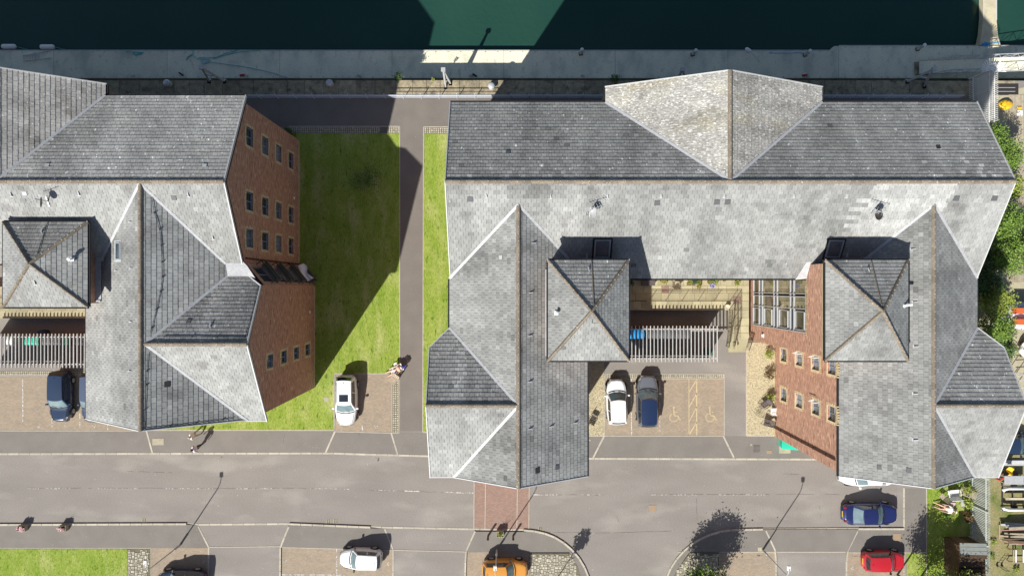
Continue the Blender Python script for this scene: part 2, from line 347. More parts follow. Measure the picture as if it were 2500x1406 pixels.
for e in ([(976, 309), (976, 911)], [(1034, 309), (1032, 1055), (1046, 1055)], [(340, 1050), (816, 1050), (816, 912), (957, 912)], [(-60, 1051), (357, 1051)], [(818, 1053), (974, 1057), (974, 912)],
          [(957, 914), (957, 1056)], [(1476, 912), (1768, 912), (1768, 1063)], [(1476, 924), (1766, 924)], [(1437, 1064), (1768, 1064)], [(1476, 914), (1476, 1063)], [(1822, 836), (1822, 1064), (1900, 1064)],
          [(-60, 916), (208, 916)], [(-60, 1337), (369, 1337)], [(369, 1337), (369, 1450)], [(511, 1335), (684, 1333)], [(686, 1335), (958, 1343)], [(960, 1342), (1136, 1346), (1392, 1347)], [(1655, 1347), (2064, 1347)],
          [(2068, 1348), (2260, 1348)], [(1756, 1348), (1756, 1450)], [(1186, 1118), (1184, 1291)], [(1264, 1118), (1262, 1292)], [(1158, 1117), (1157, 1291)], [(1293, 1118), (1291, 1293)], [(2262, 1192), (2262, 1440)], [(705, 309), (976, 309)], [(1034, 310), (1110, 310)]):
    edging(e)
# strips of small square setts
def sett_strip(x0, y0, x1, y1, step=5.3):
    bed = sheet('sett_strip', [(x0, y0), (x1, y0), (x1, y1), (x0, y1)], .008, m_settbed)
    mb = MB(); nx = max(1, round((x1-x0)/step)); ny = max(1, round((y1-y0)/step))
    for i in range(nx):
        for j in range(ny):
            c = g(x0+(i+.5)*(x1-x0)/nx, y0+(j+.5)*(y1-y0)/ny); mb.box((*c, .012), (.125+random.uniform(-.02, .01), .12+random.uniform(-.02, .01), .03), random.uniform(-.06, .06), random.uniform(-.15, .25), .85)
    obj('setts', mb, m_sett, bed, kind='stuff')
sett_strip(706, 311, 975, 325); sett_strip(1036, 312, 1110, 326); sett_strip(959, 916, 973, 1056); sett_strip(1477, 914, 1768, 923, 4.6); sett_strip(-60, 906, 208, 915, 4.6)
# random-coursed sett paving
def sett_paving(poly, c=.115):
    bed = sheet('sett_paving', poly, .104 if poly[0][0] > 600 else .006, m_settbed); zt = bed.data.vertices[0].co.z
    W = [g(*p) for p in poly]; ys = [p[1] for p in W]; xs = [p[0] for p in W]; x0, y0 = min(xs), max(min(ys), -24.8); nx = int((max(xs)-x0)/c); ny = int((max(ys)-y0)/c); occ = set(); vis = MB(); k = 0
    for j in range(ny, -1, -1):
        for i in range(nx+1):
            if (i, j) in occ: continue
            for (a, b) in random.sample([(1, 1), (2, 1), (1, 2), (2, 2), (3, 2), (2, 3), (2, 2), (1, 1), (3, 1)], 9)+[(1, 1)]:
                if all((i+u, j-v) not in occ for u in range(a) for v in range(b)): break
            for u in range(a):
                for v in range(b): occ.add((i+u, j-v))
            cx, cy = x0+(i+a/2)*c, y0+(j+1-b/2)*c
            if not (inside((cx-a*c*.4, cy), W) and inside((cx+a*c*.4, cy), W) and inside((cx, cy+b*c*.45), W)): continue
            dm = (a*c-.028, b*c-.028, .04)
            if k < 280 and a*b > 1: mb = MB(); mb.box((0, 0, 0), dm, 0, 0, .88); link('sett', mb.mesh('sett', m_sett), bed, loc=(cx, cy, zt+.016), rz=random.uniform(-.06, .06), color=random.uniform(.72, 1.12), world=False); k += 1
            else: vis.box((cx, cy, zt+.016), dm, random.uniform(-.1, .1), random.uniform(-.25, .12), .88)
    if vis.f: obj('setts', vis, m_sett, bed, kind='stuff')
sett_paving([(312, 1338), (368, 1338), (368, 1430), (312, 1430)])
sett_paving([(1293, 1349), (1391, 1349), (1410, 1380), (1425, 1430), (1293, 1430)])
sett_paving([(1683, 1348), (1755, 1348), (1755, 1430), (1641, 1430), (1648, 1396)])
# gravel beds with loose pebbles
for P in ([(1434, 870), (1475, 870), (1475, 1063), (1434, 1063)], [(1823, 836), (1895, 836), (1895, 1063), (1823, 1063)]):
    bed = sheet('gravel_bed', P, 0, m_gravel, zt=.03); mb = MB(); W = [g(*p) for p in P]
    for i in range(2600):
        x = random.uniform(W[0][0], W[1][0]); y = random.uniform(W[2][1], W[0][1]); r = random.uniform(.015, .035); a = random.uniform(0, 3)
        mb.box((x, y, .03+r*.3), (2*r, 1.5*r, r), a, random.uniform(-.45, .3), .6)
    obj('pebbles', mb, m_stone, bed, kind='stuff')
# covers in the ground
def cover(px, py, w_, h_, m, label, name='manhole_cover', z=.012, rnd=False):
    mb = MB(); c = g(px, py)
    if rnd: mb.lathe((*c, z-.012), [(w_/2, 0), (w_/2, .016), (w_/2-.02, .02)], 16)
    else: mb.box((*c, z), (w_, h_, .016)); mb.box((*c, z+.009), (w_*.86, h_*.84, .006))
    obj(name, mb, m, label=label, cat='cover')
m_covl = M('pale_cover', (.36, .33, .24), (.3, .28, .21), 4); m_covb = M('buff_patch', (.30, .22, .15), None); m_covd = M('dark_cover', (.10, .09, .08), (.16, .15, .14), 12)
cover(386, 1078, .95, .55, m_covl, 'pale oblong inspection cover in the footway left of the two walkers'); cover(2190, 1310, .6, .6, m_covb, 'buff square patch in the footway between the navy and the red car')
cover(1593, 1240, .58, .55, m_covb, 'buff square cover in the middle of the road lane'); cover(797, 974, .45, .45, m_covl, 'round pale cover set in the grass left of the white estate car', rnd=True, z=.034)
cover(1440, 1074, .16, .16, m_covl, 'tiny round pale marker cover by the west wing corner', rnd=True); cover(1834, 1085, .18, .18, m_covl, 'small round pale cover beside the green bin', rnd=True)
cover(1847, 1095, .55, .6, m_covd, 'worn square grey cover beside the green bin'); cover(1878, 1103, .42, .3, m_covb, 'small reddish oblong cover near the green bin'); cover(938, 318, .62, .5, m_covd, 'dark rusty cover interrupting the sett strip by the lawn', z=.03)
cover(1240+0, 1399, .01, .01, m_covd, 'tiny dark stud beside the orange car') if False else None
for (px, py, lb) in ((352, 1270, 'square drain grating at the kerb near the left lamp'), (802, 1272, 'left one of the paired drain gratings at the kerb'), (820, 1272, 'right one of the paired drain gratings at the kerb'), (1320, 1291, 'drain grating at the curved kerb by the crossing')):
    c = g(px, py); t = thing('drain_grating', lb, 'drain', (*c, 0)); mb = MB(); mb.box((0, 0, .006), (.4, .42, .008)); part('frame', mb, m_covl, t)
    mb = MB(); [mb.box((0, -.15+.1*i, .012), (.32, .03, .01)) for i in range(4)]; [mb.box((x_, 0, .012), (.03, .34, .01)) for x_ in (-.1, .1)]; part('bar', mb, m_darkmetal, t)
# road markings
def mark(name, polys, m, label, z=.010, top=False):
    mb = MB()
    for P in polys:
        W = [g(*p) for p in P]
        if area(W) < 0: W = W[::-1]
        mb.face([(x, y, z) for x, y in W])
    return obj(name, mb, m, kind='structure')
def ln(x0, y0, x1, y1, t=1.6):
    d = math.hypot(x1-x0, y1-y0); nx, ny = -(y1-y0)/d*t/2, (x1-x0)/d*t/2
    return [(x0+nx, y0+ny), (x1+nx, y1+ny), (x1-nx, y1-ny), (x0-nx, y0-ny)]
def cy_(x): return 1192 if x < 800 else (lerp(1192, 1203, (x-800)/360) if x < 1160 else (1207 if x > 1290 else 1204))
D = []
for a, b in ((66, 100), (112, 172), (238, 345), (405, 520), (575, 690), (748, 852), (915, 1027), (1085, 1155), (1300, 1362), (1420, 1500), (1590, 1700), (1755, 1870)):
    x_ = a
    while x_ < b:
        fd = x_ < 980 or x_ > 1300; e = min(b, x_+(random.uniform(3, 11) if fd else 27)); D.append(ln(x_, cy_(x_)+random.uniform(-.4, .4), e, cy_(e), random.uniform(.6, 1.7) if fd else 2.4)); x_ = e+(random.uniform(1, 6) if fd else 1)
mark('road_marking', D, m_white, '')
mark('bay_marking', [ln(55, 925, 56, 1030, 2.4), ln(126, 990, 127, 1042, 2), ln(195, 1008, 195, 1042, 2), ln(263, 1020, 263, 1050, 2), ln(884, 1035, 885, 1050, 2.4), ln(1541, 925, 1542, 1062, 2), ln(1611, 930, 1611, 1060, 2), ln(822, 1340, 822, 1400, 2.2), ln(2207, 1350, 2207, 1450, 1.5), ln(686, 1402, 840, 1403, 2)], m_white, '')
mark('yellow_hatching', [ln(1682, 925, 1682, 1062, 1.6), ln(1701, 926, 1701, 1062, 2.6), ln(1683, 956, 1700, 928, 2.6), ln(1683, 993, 1701, 960, 2.6), ln(1683, 1028, 1701, 993, 2), ln(1682, 1062, 1701, 1030, 2.6)], m_yell, '')
def wheelchair(cx, cy):
    P = []; 
    P += [ln(cx-5, cy-20, cx-4, cy-4, 2.6), [(cx-7, cy-26), (cx-3, cy-26), (cx-3, cy-21), (cx-7, cy-21)], ln(cx-4, cy-13, cx+3, cy-12, 2), ln(cx-4, cy-4, cx+6, cy-3, 2.4), ln(cx+6, cy-3, cx+9, cy+7, 2.4), ln(cx+9, cy+7, cx+13, cy+5, 2.2)]
    a = [(cx-5+10*math.cos(R(t)), cy+1-10*math.sin(R(t))) for t in range(110, 351, 20)]
    P += [ln(*p, *q, 2.0) for p, q in zip(a, a[1:])]; return P
mark('wheelchair_symbol', wheelchair(1650, 1018), m_yell, ''); mark('wheelchair_symbol', wheelchair(1738, 1018), m_yell, '')
VV = []
for (x_, y_, rt) in ((94, 1041, 0), (161, 1041, 0), (230, 1041, 0), (697, 1370, 90), (946, 1376, 90), (1186, 1379, 90), (1880, 1386, 90), (2080, 1386, 90), (497, 1371, 90), (918, 1042, 0)):
    c_, s_ = math.cos(R(rt)), math.sin(R(rt)); q = lambda a, b: (x_+a*c_-b*s_, y_+a*s_+b*c_)
    VV += [ln(*q(-3.5, -3.5), *q(0, 3.5), 1.4), ln(*q(0, 3.5), *q(3.5, -3.5), 1.4)]
mark('bay_letter', VV, m_white, '')
mj = M('tar_joint', (.07, .062, .055), (.12, .11, .1), 3)
J = []
for (a, b, c, d) in ((60, 1191, 480, 1191), (480, 1191, 800, 1192), (900, 1196, 1150, 1203), (1300, 1206, 1480, 1208), (1590, 1206, 2050, 1206), (1334, 1299, 1480, 1300), (1480, 1300, 1640, 1296), (875, 1062, 888, 1040), (1910, 1156, 1960, 1158), (690, 1090, 694, 1060), (1700, 1215, 1702, 1270), (2000, 1225, 2004, 1262), (300, 1150, 420, 1153), (1500, 1250, 1512, 1275)):
    n = max(2, int(math.hypot(c-a, d-b)/9)); P = [(lerp(a, c, i/n)+random.uniform(-.8, .8), lerp(b, d, i/n)+random.uniform(-.7, .7)) for i in range(n+1)]
    J += [ln(*p, *q, random.uniform(.25, .8)) for p, q in zip(P, P[1:]) if random.random() < .8]
mark('road_joint', J, mj, '', z=.007)
for (cx, cy, rx, ry, mt_) in ((922, 1122, 3.5, 5, m_covd), (1020, 1290, 14, 5, M('dirt_stain', (.15, .13, .1), (.2, .18, .15), 5)), (1205, 1360, 12, 2.5, m_covd), (2095, 1357, 14, 2, m_covd), (1852, 1355, 9, 2, m_covd), (1640, 1115, 10, 4, mt0 := M('dust_stain', (.33, .31, .27), (.25, .235, .21), 4)), (1545, 1141, 9, 6, mt0), (1548, 1190, 12, 6, mt0), (772, 1092, 12, 4, mt0), (745, 1255, 20, 4, mt0), (1300, 1130, 14, 5, mt0), (540, 1115, 8, 7, mt0), (1220, 1275, 16, 6, mt0), (650, 1140, 14, 8, mt0), (1900, 1262, 10, 7, m_covd) if False else (1898, 1262, 1, 1, mt0)):
    P = []
    for q in range(26):
        u, v = random.gauss(0, .5)*rx, random.gauss(0, .5)*ry; s_ = random.uniform(.4, 1.3); P.append([(cx+u-s_, cy+v), (cx+u, cy+v+s_*.8), (cx+u+s_*1.2, cy+v), (cx+u, cy+v-s_*.7)])
    mark('road_stain', P, mt_, '', z=.0085)
from mathutils import noise
# ================= BUILDINGS =================
def clip(poly, a, b, c):
    """keep a*x+b*y<=c"""
    out = []; n = len(poly)
    for i in range(n):
        p, q = poly[i], poly[(i+1) % n]; dp = a*p[0]+b*p[1]-c; dq = a*q[0]+b*q[1]-c
        if dp <= 0: out.append(p)
        if (dp < 0 < dq) or (dq < 0 < dp): t = dp/(dp-dq); out.append((p[0]+(q[0]-p[0])*t, p[1]+(q[1]-p[1])*t))
    return out
class Plane:
    """roof plane z=a+b*x+c*y over a plan polygon"""
    def __init__(s, a, b, c, poly, kind='slate', skip=None, gauge=.285, tw=.335, tint=None):
        s.a, s.b, s.c, s.poly, s.kind, s.gauge, s.tw, s.tf, s.skip = a, b, c, poly, kind, gauge, tw, tint, skip
        m = math.hypot(b, c); s.m = m; s.d = (-b/m, -c/m); s.e = (-s.d[1], s.d[0])
    def z(s, x, y): return s.a+s.b*x+s.c*y
MATS = {'slate': m_slate, 'worn': m_worn, 'moss': m_moss, 'north': m_north}
def build_roof(name, root, planes, n_single=300):
    under = MB()
    for p in planes:
        P = p.poly if area(p.poly) > 0 else p.poly[::-1]
        under.face([(x, y, p.z(x, y)) for x, y in P]); under.face([(x, y, p.z(x, y)-.16) for x, y in P][::-1])
        for i in range(len(P)):
            (x0, y0), (x1, y1) = P[i], P[(i+1) % len(P)]; under.face([(x1, y1, p.z(x1, y1)), (x0, y0, p.z(x0, y0)), (x0, y0, p.z(x0, y0)-.16), (x1, y1, p.z(x1, y1)-.16)])
    roof = obj('roof', under, m_under, root)
    stuff = {}; cand = []
    for pi, p in enumerate(planes):
        d, e = p.d, p.e; gp_ = p.gauge/math.sqrt(1+p.m**2); ts = [x*d[0]+y*d[1] for x, y in p.poly]; ss = [x*e[0]+y*e[1] for x, y in p.poly]
        t0, t1, s0, s1 = min(ts), max(ts), min(ss), max(ss); nt = max(1, round((t1-t0)/gp_)); gt = (t1-t0)/nt
        ph = random.uniform(0, p.tw)
        wob = random.uniform(0, 9)
        for j in range(nt):
            ta, tb = t0+j*gt, t0+(j+1)*gt; strip = clip(clip(p.poly, -d[0], -d[1], -ta), d[0], d[1], tb)
            if len(strip) < 3: continue
            sx = [x*e[0]+y*e[1] for x, y in strip]; sa = min(sx); sb = max(sx)
            off = (j % 2)*p.tw/2+ph; k0 = math.floor((sa-off)/p.tw)
            k = k0
            while off+k*p.tw < sb:
                u0 = off+k*p.tw+.0075; u1 = u0+p.tw-.015; k += 1
                P = clip(clip(strip, -e[0], -e[1], -u0), e[0], e[1], u1)
                if len(P) < 3 or abs(area(P)) < .004: continue
                if area(P) < 0: P = P[::-1]
                full = abs(abs(area(P))-gt*(u1-u0)) < 1e-4
                cx, cy = sum(q[0] for q in P)/len(P), sum(q[1] for q in P)/len(P)
                if p.skip and p.skip(cx, cy): continue
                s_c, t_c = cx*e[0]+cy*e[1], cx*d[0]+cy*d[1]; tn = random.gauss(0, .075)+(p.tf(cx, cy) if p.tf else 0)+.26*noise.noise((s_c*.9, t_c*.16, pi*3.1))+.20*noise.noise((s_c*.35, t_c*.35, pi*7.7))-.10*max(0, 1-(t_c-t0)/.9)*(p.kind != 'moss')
                if random.random() < .004: tn -= .32
                if random.random() < .01: tn += .22
                cand.append((pi, P, full, cx, cy, tn, ta, gt, random.uniform(-.004, .006)))
    px = lambda c: (F/(CH-planes[c[0]].z(c[3], c[4])))**2*abs(area(c[1]))
    order = sorted([i for i, c in enumerate(cand) if c[2] and abs(c[3]) < 33 and abs(c[4]) < 18], key=lambda i: -px(cand[i])); single = set(order[:n_single]); shared = {}
    for i, (pi, P, full, cx, cy, tn, ta, gt, jit) in enumerate(cand):
        p = planes[pi]; d = p.d
        def zz(x, y): f = (x*d[0]+y*d[1]-ta)/gt; return p.z(x, y)+.014+.026*f+jit
        if i in single:
            b = pi
            if b not in shared:
                mb = MB(); T = [(x-cx, y-cy, zz(x, y)-p.z(cx, cy)-jit) for x, y in P]; B = [(x-cx, y-cy, p.z(x, y)-p.z(cx, cy)-.002) for x, y in P]
                mb.face(T); [mb.face([B[q], B[(q+1) % len(B)], T[(q+1) % len(B)], T[q]]) for q in range(len(B))]
                shared[b] = mb.mesh('tile', MATS[p.kind])
            link('tile', shared[b], roof, loc=(cx, cy, p.z(cx, cy)+jit), color=1+tn, world=False)
        else:
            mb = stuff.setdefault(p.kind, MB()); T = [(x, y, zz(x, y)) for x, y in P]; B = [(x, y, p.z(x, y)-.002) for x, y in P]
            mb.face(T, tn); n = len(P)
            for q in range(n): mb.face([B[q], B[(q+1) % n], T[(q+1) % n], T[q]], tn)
    for k, mb in stuff.items(): obj('roof_tiles', mb, MATS[k], roof, kind='stuff')
    return roof
def ridge_line(roof, root, a, b, count, mat=m_ridge, wd=.30, ln_=.45):
    """half round ridge or hip tiles, one object each, sharing one mesh per line"""
    A, B = Vector(a), Vector(b); n = max(1, round((B-A).length/ln_)); st = (B-A)/n; dr = st.normalized(); sd = dr.cross(Vector((0, 0, 1))).normalized(); up = sd.cross(dr)
    mb = MB(); prof = [(-wd/2, -.055), (-wd/3, .035), (-wd/8, .075), (wd/8, .075), (wd/3, .035), (wd/2, -.055)]; L_ = st.length*.985
    for (i, j) in zip(prof, prof[1:]):
        q = [sd*i[0]+up*i[1]-dr*L_/2, sd*i[0]+up*(i[1]+.012)+dr*L_/2, sd*j[0]+up*(j[1]+.012)+dr*L_/2, sd*j[0]+up*j[1]-dr*L_/2]; mb.face(q[::-1])
    mb.face([sd*i[0]+up*i[1]-dr*L_/2 for i in prof]); mb.face([sd*i[0]+up*(i[1]+.012)+dr*L_/2 for i in prof][::-1])
    # joint clip
    me = mb.mesh('ridge_tile', mat); cl = MB(); cl.box((0, 0, 0), (.07, .05, .03)); clm = cl.mesh('clip', m_lead)
    clips = MB()
    for i in range(n):
        c = A+st*(i+.5); link('ridge_tile', me, roof, loc=c, color=random.uniform(.82, 1.15), world=False)
        e = A+st*i+up*.085; clips.box(tuple(e), (.05, .05, .025))
    obj('ridge_clips', clips, m_lead, roof, kind='stuff')
def strip3(mb, a, b, wd, ht, dz=.03): mb.beam((a[0], a[1], a[2]+dz), (b[0], b[1], b[2]+dz), wd, ht)
class Fr:
    """a wall's frame: u along it, o outward, z up"""
    def __init__(s, p0, p1, base=0.0):
        s.p0 = p0; d = math.hypot(p1[0]-p0[0], p1[1]-p0[1]); s.L = d; s.t = ((p1[0]-p0[0])/d, (p1[1]-p0[1])/d); s.n = (s.t[1], -s.t[0])
    def w(s, u, o, z): return (s.p0[0]+s.t[0]*u+s.n[0]*o, s.p0[1]+s.t[1]*u+s.n[1]*o, z)
    def box(s, mb, u0, u1, o0, o1, z0, z1, tint=0.0):
        n = len(mb.v); mb.v += [s.w(u, o, z) for z in (z0, z1) for (u, o) in ((u0, o0), (u1, o0), (u1, o1), (u0, o1))]
        for q in ((3, 2, 1, 0), (4, 5, 6, 7), (0, 1, 5, 4), (1, 2, 6, 5), (2, 3, 7, 6), (3, 0, 4, 7)): mb.f.append(tuple(n+i for i in q)); mb.t.append(tint)
def wall(root, p0, p1, tops, holes=(), z0=-.3, th=.25, m=None, name='wall'):
    """outer face on the right-hand side of p0->p1; tops = [(u,z)...]; holes=(u0,u1,z0,z1)"""
    fr = Fr(p0, p1); m = m or m_brick; poly = [(0, z0), (fr.L, z0)]+[t for t in tops[::-1]]
    us = sorted({0, fr.L}|{h[0] for h in holes}|{h[1] for h in holes}); zs = sorted({z0, max(t[1] for t in tops)}|{h[2] for h in holes}|{h[3] for h in holes}); mb = MB(); UV = []
    for i in range(len(us)-1):
        for j in range(len(zs)-1):
            cu, cz = (us[i]+us[i+1])/2, (zs[j]+zs[j+1])/2
            if any(h[0] < cu < h[1] and h[2] < cz < h[3] for h in holes): continue
            P = clip(clip(clip(clip(poly, -1, 0, -us[i]), 1, 0, us[i+1]), 0, -1, -zs[j]), 0, 1, zs[j+1])
            if len(P) < 3 or abs(area(P)) < 1e-4: continue
            if area(P) < 0: P = P[::-1]
            mb.face([fr.w(u, 0, z) for u, z in P]); UV += P; mb.face([fr.w(u, -th, z) for u, z in P[::-1]]); UV += P[::-1]
    for h in holes:
        for (a, b) in (((h[0], h[2]), (h[1], h[2])), ((h[1], h[2]), (h[1], h[3])), ((h[1], h[3]), (h[0], h[3])), ((h[0], h[3]), (h[0], h[2]))):
            mb.face([fr.w(a[0], 0, a[1]), fr.w(a[0], -th, a[1]), fr.w(b[0], -th, b[1]), fr.w(b[0], 0, b[1])]); UV += [(a[0], a[1])]*2+[(b[0], b[1])]*2
    me = mb.mesh(name, m); uv = me.uv_layers.new(name='UVMap'); uv.data.foreach_set('uv', [c for p in UV for c in p]); return link(name, me, root), fr
def window(wl, fr, uc, zc, w_, h_, frame=m_frame, surround=True, open_=False, blind=False):
    u0, u1, z0, z1 = uc-w_/2, uc+w_/2, zc-h_/2, zc+h_/2; f = .055
    mb = MB(); fr.box(mb, u0, u0+f, -.17, -.09, z0, z1); fr.box(mb, u1-f, u1, -.17, -.09, z0, z1); fr.box(mb, u0+f, u1-f, -.17, -.09, z0, z0+f); fr.box(mb, u0+f, u1-f, -.17, -.09, z1-f, z1)
    fr.box(mb, uc-.022, uc+.022, -.165, -.10, z0+f, z1-f); fr.box(mb, u0+f, uc-.022, -.16, -.11, zc+.12, zc+.16); W_ = obj('window', mb, frame, wl)
    pn = MB(); fr.box(pn, u0+f, uc-.022, -.15, -.14, z0+f, z1-f); fr.box(pn, uc+.022, u1-f, -.15, -.14, z0+f, z1-f); obj('pane', pn, m_glass, W_, color=random.choice((.6, 1, 1, 2.5, 4.5)))
    bk = MB(); fr.box(bk, u0-.1, u1+.1, -.45, -.42, z0-.1, z1+.1, random.uniform(-.5, .6)); obj('interior', bk, m_frame, W_)
    si = MB(); fr.box(si, u0-.05, u1+.05, -.12, .05, z0-.07, z0-.002); obj('sill', si, m_cream, W_)
    if open_:
        oc = MB(); a = fr.w(u0+f, -.09, 0); 
        oc.beam(fr.w(u0+.05, -.08, z0+.1), fr.w(u0+.1, .32, z0+.1), .04, .04); oc.beam(fr.w(u0+.05, -.08, z1-.1), fr.w(u0+.1, .32, z1-.1), .04, .04); oc.beam(fr.w(u0+.1, .32, z0+.1), fr.w(u0+.1, .32, z1-.1), .04, .04); obj('casement', oc, m_white_p, W_)
    if surround:
        sr = MB(); nb = int(h_/.15)
        for i in range(nb+1):
            z = z0+i*.15; l = .11 if i % 2 else .21; zt = min(z+.14, z1+.02)
            if zt-z < .04: continue
            fr.box(sr, u0-l, u0+.0, -.10, .018, z, zt, random.uniform(-.1, .1)); fr.box(sr, u1, u1+l, -.10, .018, z, zt, random.uniform(-.1, .1))
        nh = int((w_+.3)/.085); 
        for i in range(nh):
            v = (i+.5)/nh; u = lerp(u0-.15, u1+.15, v); zb = z1-.11*(2*v-1)**2; l = .23 if i % 2 else .30
            fr.box(sr, u-.035, u+.035, -.10, .02, zb, zb+l, random.uniform(-.12, .1))
        fr.box(sr, u0-.2, u1+.2, -.05, .022, z0-.17, z0-.075); obj('surround', sr, m_cream, W_)
    return W_
def velux(roof, root, p, cx, cy, w_, h_, label=None):
    """roof window lying in plane p"""
    d, e = p.d, p.e; k = 1/math.sqrt(1+p.m**2)
    def q(s, t, n): x, y = cx+e[0]*s+d[0]*t*k, cy+e[1]*s+d[1]*t*k; return (x, y, p.z(x, y)+n)
    def slab(mb, s0, s1, t0, t1, n0, n1):
        n = len(mb.v); mb.v += [q(s, t, z) for z in (n0, n1) for (s, t) in ((s0, t0), (s1, t0), (s1, t1), (s0, t1))]
        for f in ((3, 2, 1, 0), (4, 5, 6, 7), (0, 1, 5, 4), (1, 2, 6, 5), (2, 3, 7, 6), (3, 0, 4, 7)): mb.f.append(tuple(n+i for i in f)); mb.t.append(0)
    a, b, f = w_/2, h_/2, .09; mb = MB()
    for r in ((-a, -a+f, -b, b), (a-f, a, -b, b), (-a+f, a-f, -b, -b+f), (-a+f, a-f, b-f, b)): slab(mb, *r, .0, .13)
    o = obj('roof_window', mb, m_vel, roof, label=label); g2 = MB(); slab(g2, -a+f, a-f, -b+f, b-f, .05, .085); obj('pane', g2, m_glass, o, color=2.2)
    s2 = MB(); 
    for r in ((-a-.12, -a, -b-.1, b+.15), (a, a+.12, -b-.1, b+.15), (-a, a, b, b+.15), (-a, a, -b-.1, -b)): slab(s2, *r, .052, .066)
    obj('flashing', s2, m_lead if label and 'pale' in label else m_gut, o)
def vent(roof, p, cx, cy, s=.26, m=None):
    d, e = p.d, p.e; mb = MB(); P = [(cx+e[0]*a*s+d[0]*b*s*.8, cy+e[1]*a*s+d[1]*b*s*.8) for a, b in ((-.5, -.5), (.5, -.5), (.5, .5), (-.5, .5))]
    T = [(x, y, p.z(x, y)+.05+(.03 if i > 1 else .01)) for i, (x, y) in enumerate(P)]; B = [(x, y, p.z(x, y)) for x, y in P]
    if area(P) < 0: T, B = T[::-1], B[::-1]
    mb.face(T); [mb.face([B[q], B[(q+1) % 4], T[(q+1) % 4], T[q]]) for q in range(4)]; obj('tile_vent', mb, m or m_lead, roof)
def snow_mark(roof, p, cx, cy, l=.5):
    """pale lead slate / hook fixed on the slates"""
    d, e = p.d, p.e; mb = MB()
    def q(s, t, n): x, y = cx+e[0]*s+d[0]*t, cy+e[1]*s+d[1]*t; return (x, y, p.z(x, y)+n)
    mb.face([q(-.11, .12, .056), q(.11, .12, .056), q(.11, .16, .056), q(-.11, .16, .056)]); mb.face([q(-.03, -.14, .052), q(.04, -.14, .052), q(.04, .12, .052), q(-.03, .12, .052)]); mb.beam(q(0, -.1, .07), q(.03, .12, .12), .05, .06); obj('lead_patch', mb, m_lead, roof)
def pyramid(root, x0, x1, y0, y1, ze, za):
    cx, cy = (x0+x1)/2, (y0+y1)/2; kx = (za-ze)/(cx-x0); ky = (za-ze)/(y1-cy)
    return [Plane(za+ky*cy, 0, -ky, [(x0, y1), (cx, cy), (x1, y1)][::-1], 'north', gauge=.27), Plane(za-ky*cy, 0, ky, [(x0, y0), (x1, y0), (cx, cy)], 'slate', gauge=.27),
            Plane(za-kx*cx, kx, 0, [(x0, y0), (cx, cy), (x0, y1)], 'slate', gauge=.27), Plane(za+kx*cx, -kx, 0, [(x1, y0), (x1, y1), (cx, cy)], 'slate', gauge=.27)]
def trims(root, roof, verges, valleys, eaves):
    for a, b in verges: mb = MB(); strip3(mb, a, b, .06, .20, -.04); obj('bargeboard', mb, m_trim, root)
    for a, b in valleys:
        mb = MB(); strip3(mb, a, b, .17, .04, .055); obj('valley_lead', mb, m_lead, roof)
    for a, b in eaves:
        mb = MB(); strip3(mb, a, b, .12, .11, -.06); obj('gutter', mb, m_gut, root)
# ---------- right block ----------
RB = thing('apartment_block', 'right half brick housing block with slate roofs, courtyard terrace and two square roof turrets', 'building', (13.5, 0, 0), group=None)
def stainS(x, y):
    px, py = 1250+x*F/44, 703-y*F/44; t = 0.0
    if py < 575 and 2055 < px < 2300 and px > 2050+(570-py)*.5+22*math.sin(py*.35) and px < 2300-(py-450)*.2: t += .50+.12*math.sin(py*.8)
    if 1237 < px < 1372 and 453 < py < 487: t -= .20
    if px > 2290: t += .05
    if py > 630: t -= .08
    return t+.05*math.sin(px*.011)
def mx(P): return [(27.05-x, y) for x, y in P][::-1]
SM = [(-4.15, 6.6), (-4.15, .70), (.41, 5.25), (5.03, .63), (22.02, .63), (26.64, 5.25), (31.2, .70), (31.2, 6.6)]
pl = [Plane(10.74, 0, .6, SM, 'slate', tint=stainS),
      Plane(18.66, 0, -.6, [(-4.15, 6.6), (13.52, 6.6), (6.26, 12.45), (-4.15, 12.45)], 'north', tint=lambda x, y: (.55*random.random()**2 if random.random() < .6*max(0, 1-(y-6.6)/1.6) else -.03)),
      Plane(18.66, 0, -.6, [(13.52, 6.6), (31.2, 6.6), (31.2, 12.45), (20.8, 12.45)], 'north', tint=lambda x, y: (.9*random.random()**2 if random.random() < .75*max(0, (x-24)/7)*max(0, 1-(y-6.6)/2.4) else 0)),
      Plane(14.7-.482*13.52, .482, 0, [(13.52, 6.6), (13.52, 13.48), (6.26, 13.48), (6.26, 12.45)], 'moss'),
      Plane(14.7+.482*13.52, -.482, 0, [(13.52, 6.6), (20.8, 12.45), (20.8, 13.48), (13.52, 13.48)], 'moss')]
ww, we = (13.89-.6*.41, .6), (13.89+.6*.41, -.6)
wA = [(.41, 5.25), (-4.2, .64), (-4.2, -2.66), (.41, -7.42)]; wB = [(.41, -7.42), (-3.88, -12.65), (.41, -12.65)]; wE = [(.41, 5.25), (.41, -12.65), (5.07, -12.65), (5.07, .59)]
cN = [(.41, -7.42), (-4.2, -2.66), (-5.47, -3.93), (-5.44, -7.42)]; cS = [(.41, -7.42), (-5.44, -7.42), (-5.48, -12.65), (-3.88, -12.65)]
